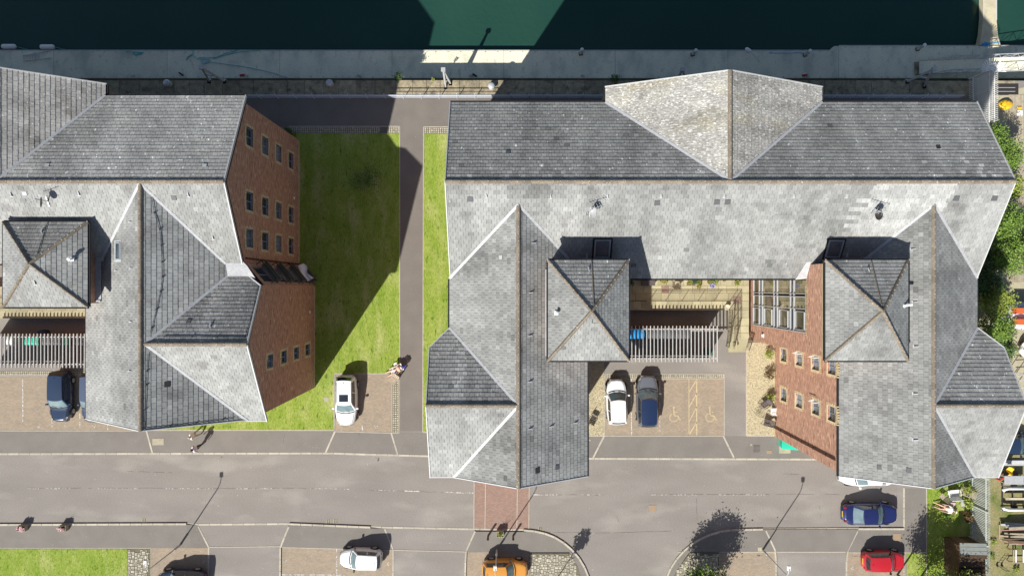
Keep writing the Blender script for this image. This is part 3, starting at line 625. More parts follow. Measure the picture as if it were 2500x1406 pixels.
pl += [Plane(ww[0], ww[1], 0, wA, 'slate', tint=lambda x, y: -.06), Plane(ww[0], ww[1], 0, wB, 'slate', tint=lambda x, y: -.22 if y < -9.5 and x > -2.6 else -.08), Plane(we[0], we[1], 0, wE, 'slate', tint=lambda x, y: .08+.06*math.sin(y*2)),  # tint evens out sunlight: east slope lighter, dirtier west slope darker
       Plane(13.89-.58*7.42, 0, -.58, cN, 'north', tint=lambda x, y: .3 if -3.6 < x < -3.0 and y < -4 else -.05), Plane(13.89+.492*7.42, 0, .492, cS, 'slate', tint=lambda x, y: .08)]
k27 = lambda P: (P)
pl += [Plane(13.89+.6*26.64, -.6, 0, mx(wA), 'slate', tint=lambda x, y: -.05), Plane(13.89+.6*26.64, -.6, 0, mx(wB), 'slate', tint=lambda x, y: -.02), Plane(13.89-.6*26.64, .6, 0, mx(wE), 'slate', tint=lambda x, y: -.10+.07*math.sin(y*1.1)),  # dirtier west-facing slope also tinted darker to balance its stronger sun
       Plane(13.89-.58*7.42, 0, -.58, mx(cN), 'north', tint=lambda x, y: .1), Plane(13.89+.492*7.42, 0, .492, mx(cS), 'slate', tint=lambda x, y: .12)]
T1 = pyramid(RB, 2.25, 7.29, -4.53, 1.74, 14.36, 16.2); T2 = pyramid(RB, 19.57, 24.73, -4.53, 1.74, 14.36, 16.25)
pl += T1+T2
roofR = build_roof('roof', RB, pl)
for a, b in (((-4.15, 6.6, 14.72), (31.2, 6.6, 14.72)), ((13.52, 6.75, 14.74), (13.52, 13.48, 14.74)), ((.41, 5.2, 13.92), (.41, -12.65, 13.92)), ((26.64, 5.2, 13.92), (26.64, -12.65, 13.92)),
             ((.25, -7.42, 13.92), (-5.44, -7.42, 13.92)), ((26.8, -7.42, 13.92), (32.5, -7.42, 13.92))): ridge_line(roofR, RB, a, b, 0)
for (x0, x1, za) in ((2.25, 7.29, 16.2), (19.57, 24.73, 16.25)):
    cx, cy = (x0+x1)/2, -1.395
    for cxx, cyy in ((x0, 1.74), (x1, 1.74), (x0, -4.53), (x1, -4.53)): ridge_line(roofR, RB, (cxx, cyy, 14.4), (cx, cy, za+.03), 0, wd=.22)
zr = lambda x: 13.89-.6*abs(x-.41)
V_ = [((-4.15, 12.45, 11.19), (-4.15, 6.6, 14.7)), ((-4.15, 6.6, 14.7), (-4.15, .7, 11.16)), ((31.2, 12.45, 11.19), (31.2, 6.6, 14.7)), ((31.2, 6.6, 14.7), (31.2, .7, 11.16)), ((6.26, 13.48, 11.2), (13.52, 13.48, 14.7)), ((20.8, 13.48, 11.2), (13.52, 13.48, 14.7)),
      ((-3.88, -12.65, 11.31), (.41, -12.65, 13.89)), ((.41, -12.65, 13.89), (5.07, -12.65, 11.09)), ((-5.48, -12.65, 11.31), (-3.88, -12.65, 11.31)), ((-5.44, -7.42, 13.89), (-5.47, -3.93, 11.86)), ((-5.47, -3.93, 11.86), (-4.2, -2.66, 11.13)), ((-5.44, -7.42, 13.89), (-5.48, -12.65, 11.31)),
      ((30.93, -12.65, 11.31), (26.64, -12.65, 13.89)), ((26.64, -12.65, 13.89), (21.98, -12.65, 11.09)), ((32.49, -7.42, 13.89), (32.52, -3.93, 11.86)), ((32.52, -3.93, 11.86), (31.25, -2.66, 11.13)), ((32.49, -7.42, 13.89), (32.53, -12.65, 11.31)), ((30.93, -12.65, 11.31), (32.53, -12.65, 11.31))]
L_ = [((.41, 5.25, 13.89), (-4.2, .64, 11.12)), ((.41, 5.25, 13.89), (5.03, .63, 11.12)), ((.41, -7.42, 13.89), (-4.2, -2.66, 11.13)), ((.41, -7.42, 13.89), (-3.88, -12.65, 11.31)), ((13.52, 6.6, 14.7), (6.26, 12.45, 11.2)), ((13.52, 6.6, 14.7), (20.8, 12.45, 11.2)),
      ((26.64, 5.25, 13.89), (31.25, .64, 11.12)), ((26.64, 5.25, 13.89), (22.02, .63, 11.12)), ((26.64, -7.42, 13.89), (31.25, -2.66, 11.13)), ((26.64, -7.42, 13.89), (30.93, -12.65, 11.31))]
E_ = [((-4.15, 12.5, 11.17), (6.26, 12.5, 11.17)), ((20.8, 12.5, 11.17), (31.2, 12.5, 11.17)), ((6.2, 12.45, 11.17), (6.2, 13.48, 11.17)), ((20.86, 12.45, 11.17), (20.86, 13.48, 11.17)), ((5.03, .58, 11.1), (22.0, .58, 11.1)), ((5.12, .6, 11.08), (5.12, -12.65, 11.08)), ((21.93, .6, 11.08), (21.93, -12.65, 11.08)),
      ((-4.25, .6, 11.1), (-4.25, -2.66, 11.1)), ((31.3, .6, 11.1), (31.3, -2.66, 11.1))]
for x0, x1 in ((2.25, 7.29), (19.57, 24.73)): E_ += [((x0, 1.78, 14.33), (x1, 1.78, 14.33)), ((x0, -4.57, 14.33), (x1, -4.57, 14.33)), ((x0-.04, 1.74, 14.33), (x0-.04, -4.53, 14.33)), ((x1+.04, 1.74, 14.33), (x1+.04, -4.53, 14.33))]
trims(RB, roofR, V_, L_, E_)
# right block walls
def plain_windows(w_, us, zs, ww=1.0, hh=1.2):
    for u in us:
        for z in zs: window(w_[0], w_[1], u, z, ww, hh)
FZ = (2.0, 4.95, 7.8, 10.2)
hl = lambda us, zs, ww=1.0, hh=1.2: [(u-ww/2, u+ww/2, z-hh/2, z+hh/2) for u in us for z in zs]
FZ0 = FZ[:3]; hlS = hl((3.2, 6.6), FZ0)
U = lambda fr_p0, y: abs(fr_p0-y)
wall(RB, (-4.05, 12.2), (-4.05, .6), [(0, 11.2), (5.6, 14.55), (11.6, 11.0)])
wall(RB, (-4.05, .6), (-4.05, -2.7), [(0, 11), (3.3, 11)]); wall(RB, (-4.05, -2.6), (-5.4, -3.95), [(0, 11.05), (1.9, 11.7)]); wall(RB, (-5.4, -3.95), (-5.4, -12.55), [(0, 11.75), (3.47, 13.75), (8.6, 11.25)])
wS = wall(RB, (-5.4, -12.55), (4.0, -12.55), [(0, 11.2), (1.5, 11.2), (5.81, 13.75), (9.4, 11.6)], hlS); plain_windows(wS, (3.2, 6.6), FZ0); wall(RB, (4.0, -12.55), (4.95, -10.95), [(0, 11.5), (1.86, 11)]); wall(RB, (4.95, -10.95), (4.95, .8), [(0, 11), (11.75, 11)])
us = (3.9, 6.5, 9.1, 11.7); plain_windows(wall(RB, (4.95, .85), (22, .85), [(0, 11), (17.05, 11)], hl(us, FZ[:3])), us, FZ[:3])
hs = [(u-.5, u+.5, z-.6, z+.6) for u in (1.3, 4.5) for z in (2, 4.95, 7.8, 10.3)]
wl, fr = wall(RB, (21.88, -4.1), (21.88, -12.35), [(0, 11.02), (8.25, 11.02)], hs)
for i, h in enumerate(hs): window(wl, fr, (h[0]+h[1])/2, (h[2]+h[3])/2, 1.0, 1.2, m_frame, open_=i in (1, 2, 6))
mb = MB(); fr.box(mb, .02, 8.22, 0, .012, .0, .18); obj('plinth', mb, m_cream, wl)
mb = MB(); mb.tube([(21.80, -11.6, .05), (21.80, -11.6, 10.9)], .055, 8); mb.tube([(21.80, -11.6, .15), (21.62, -11.6, .05)], .055, 8); [mb.box((21.82, -11.6, z), (.06, .2, .06)) for z in (1.5, 3.5, 5.5, 7.5, 9.5)]; obj('downpipe', mb, m_brown, RB)
wall(RB, (21.88, -12.35), (32.4, -12.35), [(0, 11.02), (4.76, 13.7), (9.0, 11.2), (10.52, 11.2)])
wall(RB, (32.4, -12.5), (32.4, -3.95), [(0, 11.3), (5.08, 13.75), (8.55, 11.8)]); wall(RB, (32.4, -3.95), (31.1, -2.6), [(0, 11.7), (1.87, 11.0)]); wall(RB, (31.1, -2.6), (31.1, 12.2), [(0, 11), (3.2, 11), (9.2, 14.55), (14.8, 11.2)])
wall(RB, (31.1, 12.2), (20.7, 12.2), [(0, 11.2), (10.4, 11.2)]); wall(RB, (20.7, 13.35), (6.36, 13.35), [(0, 11.15), (7.17, 14.6), (14.34, 11.15)]); wall(RB, (6.36, 12.2), (-4.05, 12.2), [(0, 11.2), (10.4, 11.2)])
wall(RB, (20.7, 12.2), (20.7, 13.35), [(0, 11.1), (1.15, 11.1)]); wall(RB, (6.36, 13.35), (6.36, 12.2), [(0, 11.1), (1.15, 11.1)])
def turret_walls(root, x0, x1, y0, y1, zt, front_holes=()):
    wall(root, (x0, y0), (x1, y0), [(0, zt), (x1-x0, zt)], z0=0); wall(root, (x1, y0), (x1, y1), [(0, zt), (y1-y0, zt)], z0=0); wall(root, (x1, y1), (x0, y1), [(0, zt), (x1-x0, zt)], z0=9)
    return wall(root, (x0, y1), (x0, y0), [(0, zt), (y1-y0, zt)], front_holes, z0=0)
turret_walls(RB, 2.4, 7.15, -4.35, 1.6, 14.34)
# right turret with the tall stair glazing facing the terrace: u = 1.55-Y
CW = (1.55-1.3, 1.55+3.05, .95, 11.0)
wl2, fr2 = turret_walls(RB, 19.8, 24.6, -4.35, 1.55, 14.34, [CW])
mb = MB()
for zb in (13.45,): fr2.box(mb, 0.02, 5.88, 0, .02, zb, zb+.16)
obj('string_course', mb, m_cream, wl2)
cw = MB(); yu = [CW[0]+.03, 2.03, 2.95, CW[1]-.03]; zl = [.98, 2.3, 2.95, 5.35, 5.98, 8.4, 9.0, 10.95]
for u in (yu[0], 1.95, 2.15, 2.98, yu[3]): fr2.box(cw, u-.024, u+.024, -.12, .02, .96, 10.98)
for z in zl: fr2.box(cw, CW[0]+.005, CW[1]-.005, -.11, .012, z-.028, z+.028)
CWo = obj('stair_glazing', cw, m_glz, wl2, label='tall grey framed stair glazing facing the paved terrace')
for (a, b) in ((CW[0]+.03, 1.95), (2.15, 2.98), (2.98, CW[1]-.03)):
    for z0_, z1_ in zip(zl, zl[1:]):
        mb = MB(); fr2.box(mb, a, b, -.08, -.06, z0_, z1_); obj('pane', mb, m_reflect if z1_-z0_ > 1 else m_glass, CWo)
mb = MB()
for z0_, z1_ in zip(zl[::2], zl[1::2]):
    zc = (z0_+z1_)/2
    for (a, b) in ((3.15, 4.45),):
        for r in ((a, a+.04, zc-.8, zc+.8), (b-.04, b, zc-.8, zc+.8), (a, b, zc-.8, zc-.75), (a, b, zc+.75, zc+.8)): fr2.box(mb, r[0], r[1], -.05, .03, max(r[2], z0_+.05), min(r[3], z1_-.05))
obj('opening_light', mb, m_glz, CWo)
mb = MB(); 
for i in range(38):
    y = lerp(CW[0]-.1, CW[1]+.1, i/37); v = 2*i/37-1; fr2.box(mb, y-.045, y+.045, -.1, .025, 11.0-.16*v*v, 11.24-.16*v*v, random.uniform(-.3, .2))
obj('brick_arch', mb, m_cream, wl2, color=.75)
mb = MB(); fr2.box(mb, 5.2, 5.4, 0, .14, 3.1, 3.35); fr2.box(mb, 5.15, 5.45, 0, .06, 3.3, 3.38); obj('wall_lamp', mb, m_white_p, RB)
# lead flashing and soakers beside the turrets
mb = MB(); strip3(mb, (2.22, 1.2, 12.83), (2.22, -4.4, 12.83), .14, .04, .05); obj('flashing', mb, m_lead, roofR)
mb = MB(); mb.face([(19.0, .55, 11.2), (19.75, .62, 11.2), (19.78, 1.75, 11.85), (19.5, 1.7, 11.8)]); obj('flashing', mb, m_lead, roofR)
S = pl[0]
def P2(plane, px, py):
    # intersect the line of sight with a roof plane
    kx, ky = (px-1250)/F, (703-py)/F; q = plane.b*kx+plane.c*ky; z = (plane.a+q*CH)/(1+q); return kx*(CH-z), ky*(CH-z)
velux(roofR, RB, S, *P2(S, 1470, 608), 1.05, 1.35, label='roof window nearest the left turret of the right block'); velux(roofR, RB, S, *P2(S, 2036, 608), 1.0, 1.3, label='roof window nearest the right turret of the right block')
for px, py in ((1148, 487), (1604, 496), (1750, 494), (1776, 494), (2334, 485), (2427, 485)): vent(roofR, S, *P2(S, px, py), s=.36, m=m_vent)
for px, py in ((1187, 478), (1344, 480), (1483, 480), (1613, 478), (1767, 478), (1937, 478), (2066, 478), (2257, 470), (2390, 480), (1432, 625), (2067, 622)): snow_mark(roofR, S, *P2(S, px, py))
WE, WW_, EW = pl[7], pl[5], pl[10]
vent(roofR, WW_, *P2(WW_, 1222, 628), s=.26); vent(roofR, WE, *P2(WE, 1312, 1148), s=.34, m=m_darkmetal); vent(roofR, WE, *P2(WE, 1360, 1140), s=.3, m=m_vent)
for px, py in ((1303, 594), (1296, 715), (1294, 820), (1294, 932), (1294, 1047), (1346, 1041), (1405, 1032)): snow_mark(roofR, WE, *P2(WE, px, py))
EWw = pl[12]
vent(roofR, pl[1], *P2(pl[1], 1240, 372), s=.28, m=m_vent); vent(roofR, pl[2], *P2(pl[2], 2290, 360), s=.25, m=m_darkmetal)
# find the inner slope of the right wing (faces west)
EWw = [p for p in pl if p.kind == 'slate' and abs(p.b-.6) < 1e-6 and p.a < 0][0]
for px, py in ((2228, 608), (2233, 737), (2236, 845), (2234, 960), (2234, 1073)): snow_mark(roofR, EWw, *P2(EWw, px, py))
vent(roofR, EWw, *P2(EWw, 2218, 1147), s=.3, m=m_vent); vent(roofR, EWw, *P2(EWw, 2146, 1140), s=.28, m=m_vent)
# lightning tape down the north faces of the turrets
for Tn, (a, b) in ((T1[0], ((1444, 636), (1449, 745))), (T2[0], ((2126, 637), (2151, 745)))):
    A, B = P2(Tn, *a), P2(Tn, *b); mb = MB(); mb.beam((*A, Tn.z(*A)+.07), (*B, Tn.z(*B)+.07), .05, .03); obj('conductor_tape', mb, m_ridge, roofR); snow_mark(roofR, Tn, *P2(Tn, a[0]-6, a[1]+22))
def flue(parent, p, px, py, label=None):
    x, y = P2(p, px, py); z = p.z(x, y); mb = MB(); mb.box((x, y, z+.08), (.24, .26, .08)); mb.lathe((x, y, z), [(.07, 0), (.07, .34), (.12, .36), (.12, .44), (.04, .48)], 12); obj('roof_vent', mb, m_white_p, parent)
flue(roofR, T1[2], 1358, 764)
x, y = P2(T2[3], 2212, 746); z = T2[3].z(x, y); mb = MB(); mb.tube([(x-.25, y, z+.15), (x+.25, y+.08, z+.25)], .09, 10); mb.lathe((x-.25, y, z), [(.13, 0), (.13, .22), (.05, .3)], 10); obj('roof_vent', mb, m_white_p, roofR)
def aerial(parent_label, px, py, plane, dish=False, label='', flip=1):
    x, y = P2(plane, px, py); z = plane.z(x, y); t = thing('television_aerial', label, 'aerial', (x, y, z))
    mb = MB(); mb.tube([(0, 0, -.02), (0, 0, 1.25)], .03, 6); mb.beam((0, -.3, .02+.6*-.3+.06), (0, .3, .06+.18), .06, .05); part('mast', mb, m_metal, t)
    mb = MB(); mb.tube([(-.55*flip, -.2, 1.2), (.6*flip, .25, 1.2)], .018, 5)
    for i in range(7):
        q = i/6; cx, cy = lerp(-.5, .55, q)*flip, lerp(-.18, .23, q); mb.tube([(cx-.1, cy+.2*flip, 1.2), (cx+.1, cy-.2*flip, 1.2)], .010, 4)
    part('antenna', mb, m_metal, t)
    mb = MB(); mb.patch(lambda u, v: (.12+.34*v*math.cos(u*6.2832)*.5, -.15+.34*v*math.sin(u*6.2832), .75+.1*v*v+.3*v*math.cos(u*6.2832)*.5), 14, 3); mb.tube([(.12, -.15, .75), (.42, -.32, .95)], .012, 4); part('dish', mb, m_metal if not dish else m_darkmetal, t)
aerial('', 1440, 517, S, False, 'aerial and small dish above the left turret of the right block'); aerial('', 2124, 522, S, True, 'aerial with dark dish on the cream patched slates near the right turret', -1)
# ---------- left block ----------
LB = thing('apartment_block', 'left half brick housing block with two red brick gable walls beside the shaded lawn', 'building', (-26, 0, 0))
zc_, zw = 14.5, 14.66
Wx = -23.07
pl2 = [Plane(10.91, 0, .58, [(-80, 1.6), (-27.22, 1.6), (Wx, 6.466), (-18.92, 1.6), (-17.83, 1.6), (-17.83, 6.6), (-80, 6.6)], 'slate', tint=lambda x, y: .06, skip=lambda x, y: x < -37),
       Plane(14.74+.553*6.6, 0, -.553, [(-17.83, 6.6), (-17.83, 12.87), (-27.2, 12.87), (-31.95, 6.6)], 'north', tint=lambda x, y: .22), Plane(14.74+.553*6.6, 0, -.553, [(-31.95, 6.6), (-36.7, 12.87), (-80, 12.87), (-80, 6.6)], 'north', skip=lambda x, y: x < -37),
       Plane(14.74-.73*31.95, -.73, 0, [(-31.95, 6.6), (-27.2, 12.87), (-27.2, 13.66), (-31.95, 13.66)], 'worn', tint=lambda x, y: .2), Plane(14.74+.73*31.95, .73, 0, [(-31.95, 6.6), (-31.95, 13.66), (-36.7, 13.66), (-36.7, 12.87)], 'worn'),
       Plane(zw-.68*Wx, .68, 0, [(Wx, 6.466), (-27.05, 1.8), (-27.05, -.85), (-28.88, -.85), (-28.88, -8.87), (Wx, -8.87)], 'slate', tint=lambda x, y: .0+(.12 if x < -25.8 else 0)),
       Plane(zw+.68*Wx, -.68, 0, [(Wx, 6.466), (Wx, -3.49), (-22.83, -3.49), (-18.77, .84), (-18.8, 1.6), (-18.92, 1.6)], 'slate', tint=lambda x, y: .2, gauge=.30, tw=.36), Plane(zw+.68*Wx, -.68, 0, [(Wx, -3.49), (Wx, -8.87), (-17.8, -8.87), (-22.83, -3.49)], 'slate', tint=lambda x, y: .12, gauge=.30, tw=.36),  # east-facing slates tinted lighter to make up for weak sun
       Plane(zc_-.64*3.49, 0, -.64, [(-16.5, -3.49), (-16.5, .16), (-17.5, .84), (-18.77, .84), (-22.83, -3.49)], 'north', tint=lambda x, y: -.08+(.25 if -19.6 < x < -19.2 else 0)), Plane(zc_+.636*3.49, 0, .636, [(-16.5, -3.49), (-22.83, -3.49), (-17.73, -8.95), (-16.5, -8.95)], 'slate', tint=lambda x, y: .1)]
T3 = pyramid(LB, -32.15, -26.8, -1.2, 4.17, 13.86, 15.3); T3[0].tf = lambda x, y: -.1; pl2 += T3
roofL = build_roof('roof', LB, pl2)
for a, b in (((-46, 6.6, 14.76), (-17.83, 6.6, 14.76)), ((Wx, 6.4, 14.68), (Wx, -8.87, 14.68)), ((-22.95, -3.49, 14.52), (-16.5, -3.49, 14.52)), ((-31.95, 6.7, 14.76), (-31.95, 13.66, 14.76))): ridge_line(roofL, LB, a, b, 0)
for a in ((-32.15, 4.17), (-26.8, 4.17), (-32.15, -1.2), (-26.8, -1.2)): ridge_line(roofL, LB, (*a, 13.9), (-29.475, 1.485, 15.33), 0, wd=.22)
ze = lambda x: zw-.68*abs(x-Wx)
trims(LB, roofL, [((-17.83, 12.87, 11.27), (-17.83, 6.6, 14.74)), ((-17.83, 6.6, 14.74), (-17.83, 1.6, 11.84)), ((-27.2, 13.66, 11.27), (-31.95, 13.66, 14.74)), ((-16.5, .16, 12.17), (-16.5, -3.49, 14.5)), ((-16.5, -3.49, 14.5), (-16.5, -8.95, 11.03)), ((-16.5, .16, 12.17), (-17.5, .84, 11.73)),
      ((-28.88, -8.87, 10.7), (Wx, -8.87, 14.66)), ((Wx, -8.87, 14.66), (-17.8, -8.87, 11.08)), ((-17.75, -8.95, 11.03), (-16.5, -8.95, 11.03))],
      [((Wx, 6.466, 14.66), (-27.05, 1.8, 11.97)), ((Wx, 6.466, 14.66), (-18.92, 1.6, 11.84)), ((-22.83, -3.49, 14.5), (-18.77, .84, 11.74)), ((-22.83, -3.49, 14.5), (-17.75, -8.95, 11.05)), ((-31.95, 6.6, 14.74), (-27.2, 12.87, 11.3))],
      [((-27.2, 12.93, 11.22), (-17.83, 12.93, 11.22)), ((-27.15, 12.87, 11.22), (-27.15, 13.66, 11.22)), ((-28.93, -.85, 10.65), (-28.93, -8.87, 10.65)), ((-32.15, 4.22, 13.83), (-26.8, 4.22, 13.83)), ((-26.76, 4.17, 13.83), (-26.76, -1.2, 13.83)), ((-32.15, -1.25, 13.83), (-26.8, -1.25, 13.83)), ((-46, 1.55, 11.8), (-32.15, 1.55, 11.8)), ((-32.2, 4.17, 13.83), (-32.2, -1.2, 13.83))])
# lead work: flat by the recess and the box gutter by the turret
mb = MB(); mb.face([(-18.95, 1.75, 11.9), (-18.8, .78, 11.86), (-17.45, .78, 11.84), (-16.95, .62, 11.88), (-17.5, 1.45, 11.88), (-17.78, 1.75, 11.9)][::-1] if False else [(-18.95, 1.75, 11.9), (-18.8, .78, 11.86), (-17.45, .78, 11.84), (-16.95, .62, 11.88), (-17.5, 1.45, 11.88), (-17.78, 1.75, 11.9)]); obj('lead_flat', mb, m_lead, roofL)
mb = MB(); mb.box((-27.28, .55, 12.0), (.42, 2.7, .06)); mb.box((-27.1, 1.9, 12.05), (.55, .3, .08)); mb.box((-27.55, -.86, 12.05), (.9, .12, .1)); obj('box_gutter', mb, m_lead, roofL)
wallsL = turret_walls(LB, -31.5, -27.45, -1.0, 3.9, 13.84)
# east gable of the tall part, north->south would face west, so run it south->north
def gab(p0y, y): return y-p0y
g1 = 1.74; hs = [(y-g1-.62, y-g1+.62, z-.61, z+.61) for y in (3.35, 5.85, 10.2) for z in (2.2, 5.1, 7.95, 10.85)]
wl, fr = wall(LB, (-17.75, g1), (-17.75, 12.3), [(0, 11.75), (4.86, 14.55), (10.56, 11.4)], hs)
for i, h in enumerate(hs): window(wl, fr, (h[0]+h[1])/2, (h[2]+h[3])/2, 1.24, 1.22, m_frame_b)
mb = MB(); fr.box(mb, .02, 10.5, 0, .012, 0, .2); obj('plinth', mb, m_cream, wl)
mb = MB(); mb.tube([(-17.69, 1.98, .05), (-17.69, 1.98, 11.6)], .055, 8); obj('downpipe', mb, m_brown, LB)
hs = [(-4.97+8.3-.45, -4.97+8.3+.45, z-.6, z+.6) for z in (2.1, 4.95, 7.85, 10.65)]
wl, fr = wall(LB, (-16.45, -8.3), (-16.45, .2), [(0, 11.35), (4.81, 14.3), (8.5, 12.0)], hs)
for h in hs: window(wl, fr, (h[0]+h[1])/2, (h[2]+h[3])/2, .9, 1.2, m_frame_b)
mb = MB(); fr.box(mb, .02, 8.45, 0, .012, 0, .2); obj('plinth', mb, m_cream, wl)
mb = MB(); mb.lathe((0, 0, 0), [(.13, 0), (.13, .04), (.1, .06)], 12); vm_ = mb.mesh('wall_vent', m_white_p)
for (x, y, z) in ((-16.44, -1.95, 1.55), (-17.74, 7.3, 1.5)):
    o = link('wall_vent', vm_, LB, loc=Vector((x, y, z))-Vector(LB.location), world=False); o.rotation_euler = (0, R(90), 0)
# recess with french windows and small railed balconies
bl = math.hypot(1.3, 1.54); hs = [(.32, bl-.32, .25+2.9*k, 2.4+2.9*k) for k in range(4)]
wl, fr = wall(LB, (-16.45, .2), (-17.75, 1.74), [(0, 11.72), (bl, 11.72)], hs)
for k, h in enumerate(hs):
    mb = MB(); a, b = h[0], h[1]; c = (a+b)/2
    for r in ((a, a+.06, h[2], h[3]), (b-.06, b, h[2], h[3]), (a, b, h[2], h[2]+.06), (a, b, h[3]-.06, h[3]), (c-.03, c+.03, h[2], h[3])): fr.box(mb, r[0], r[1], -.16, -.09, r[2], r[3])
    d_ = obj('french_window', mb, m_frame_b, wl); mb = MB(); fr.box(mb, a+.05, b-.05, -.14, -.12, h[2]+.05, h[3]-.05, .0); obj('pane', mb, m_glass, d_)
    mb = MB(); z = h[2]; fr.box(mb, a-.15, b+.15, .0, .48, z-.16, z-.02); B_ = obj('balcony', mb, m_conc, wl, color=.5)
    mb = MB(); fr.box(mb, a-.15, b+.15, .42, .47, z+.98, z+1.04); fr.box(mb, a-.15, b+.15, .43, .46, z+.08, z+.12)
    for u in (a-.13, b+.13): fr.box(mb, u-.025, u+.025, .42, .47, z-.02, z+1.0); fr.box(mb, u-.02, u+.02, .0, .44, z+.98, z+1.03)
    i = a-.05
    while i < b+.1: fr.box(mb, i-.008, i+.008, .437, .453, z+.1, z+1.0); i += .11
    obj('railing', mb, m_darkmetal, B_)
# other walls of the left block
wall(LB, (-17.75, 12.3), (-27.3, 12.3), [(0, 11.4), (9.55, 11.4)]); wall(LB, (-27.3, 13.4), (-36.6, 13.4), [(0, 11.2), (4.65, 14.6), (9.3, 11.2)]); wall(LB, (-27.3, 12.3), (-27.3, 13.4), [(0, 11.2), (1.1, 11.2)]); wall(LB, (-36.6, 12.3), (-79, 12.3), [(0, 11.4), (42.4, 11.4)])
wall(LB, (-46, 1.8), (-28.7, 1.8), [(0, 11.6), (17.3, 11.6)]); wall(LB, (-28.7, -.5), (-28.7, -8.4), [(0, 10.7), (7.9, 10.7)]); wall(LB, (-28.7, -8.5), (-17.9, -8.5), [(0, 10.7), (5.63, 14.5), (10.8, 11.0)]); wall(LB, (-17.9, -8.55), (-16.45, -8.3), [(0, 10.9), (1.47, 11.1)])
S2 = pl2[0]; N2 = pl2[1]; W2 = pl2[5]; E2 = pl2[6]; C2 = pl2[8]; C3 = pl2[9]
for px, py in ((61, 473),): vent(roofL, S2, *P2(S2, px, py), s=.26)
for px, py in ((116, 403), (500, 404)): vent(roofL, N2, *P2(N2, px, py), s=.26)
vent(roofL, S2, *P2(S2, 425, 484), s=.3, m=m_vent); vent(roofL, C2, *P2(C2, 461, 784), s=.28, m=m_vent); vent(roofL, pl2[7], *P2(pl2[7], 409, 938), s=.34, m=m_darkmetal)
for px, py in ((28, 475), (193, 473), (460, 476), (520, 580)): snow_mark(roofL, S2, *P2(S2, px, py))
for px, py in ((318, 542), (284, 660), (321, 655), (320, 785), (318, 905)): snow_mark(roofL, W2, *P2(W2, px, py))
for T_, px, py in ((T3[0], 104, 564), (T3[1], 86, 690)): snow_mark(roofL, T_, *P2(T_, px, py))
snow_mark(roofL, C2, *P2(C2, 515, 795)); flue(roofL, T3[3], 178, 633)
velux(roofL, LB, W2, *P2(W2, 289, 613), 1.15, .6*1.0, label='pale roof window on the slope beside the left turret')
A, B = P2(T3[0], 118, 543), P2(T3[0], 92, 622); mb = MB(); mb.beam((*A, T3[0].z(*A)+.07), (*B, T3[0].z(*B)+.07), .03, .02); obj('conductor_tape', mb, m_darkmetal, roofL)
def cable(pl_, pts, r=.014):
    mb = MB(); Q = []
    for px, py in pts: x, y = P2(pl_, px, py); Q.append((x, y, pl_.z(x, y)+.075))
    mb.tube(Q, r, 5); [mb.box(q, (.09, .06, .06)) for q in Q[1:-1]]; obj('cable', mb, m_black, roofL)
cable(E2, [(372, 482), (378, 520), (391, 560), (395, 600), (397, 640), (398, 676), (393, 712), (383, 755), (372, 800), (369, 812)]); cable(pl2[7], [(363, 862), (360, 905), (358, 940), (355, 1000), (354, 1045)])
cable(pl2[7], [(350, 1046), (415, 1040), (480, 1032), (545, 1024), (572, 1020)], .016); cable(C2, [(400, 822), (470, 822), (530, 823), (598, 824), (612, 780), (622, 740), (630, 700)], .018)
aerial('', 118, 492, S2, True, 'aerial with dark oval dish above the turret of the left block')
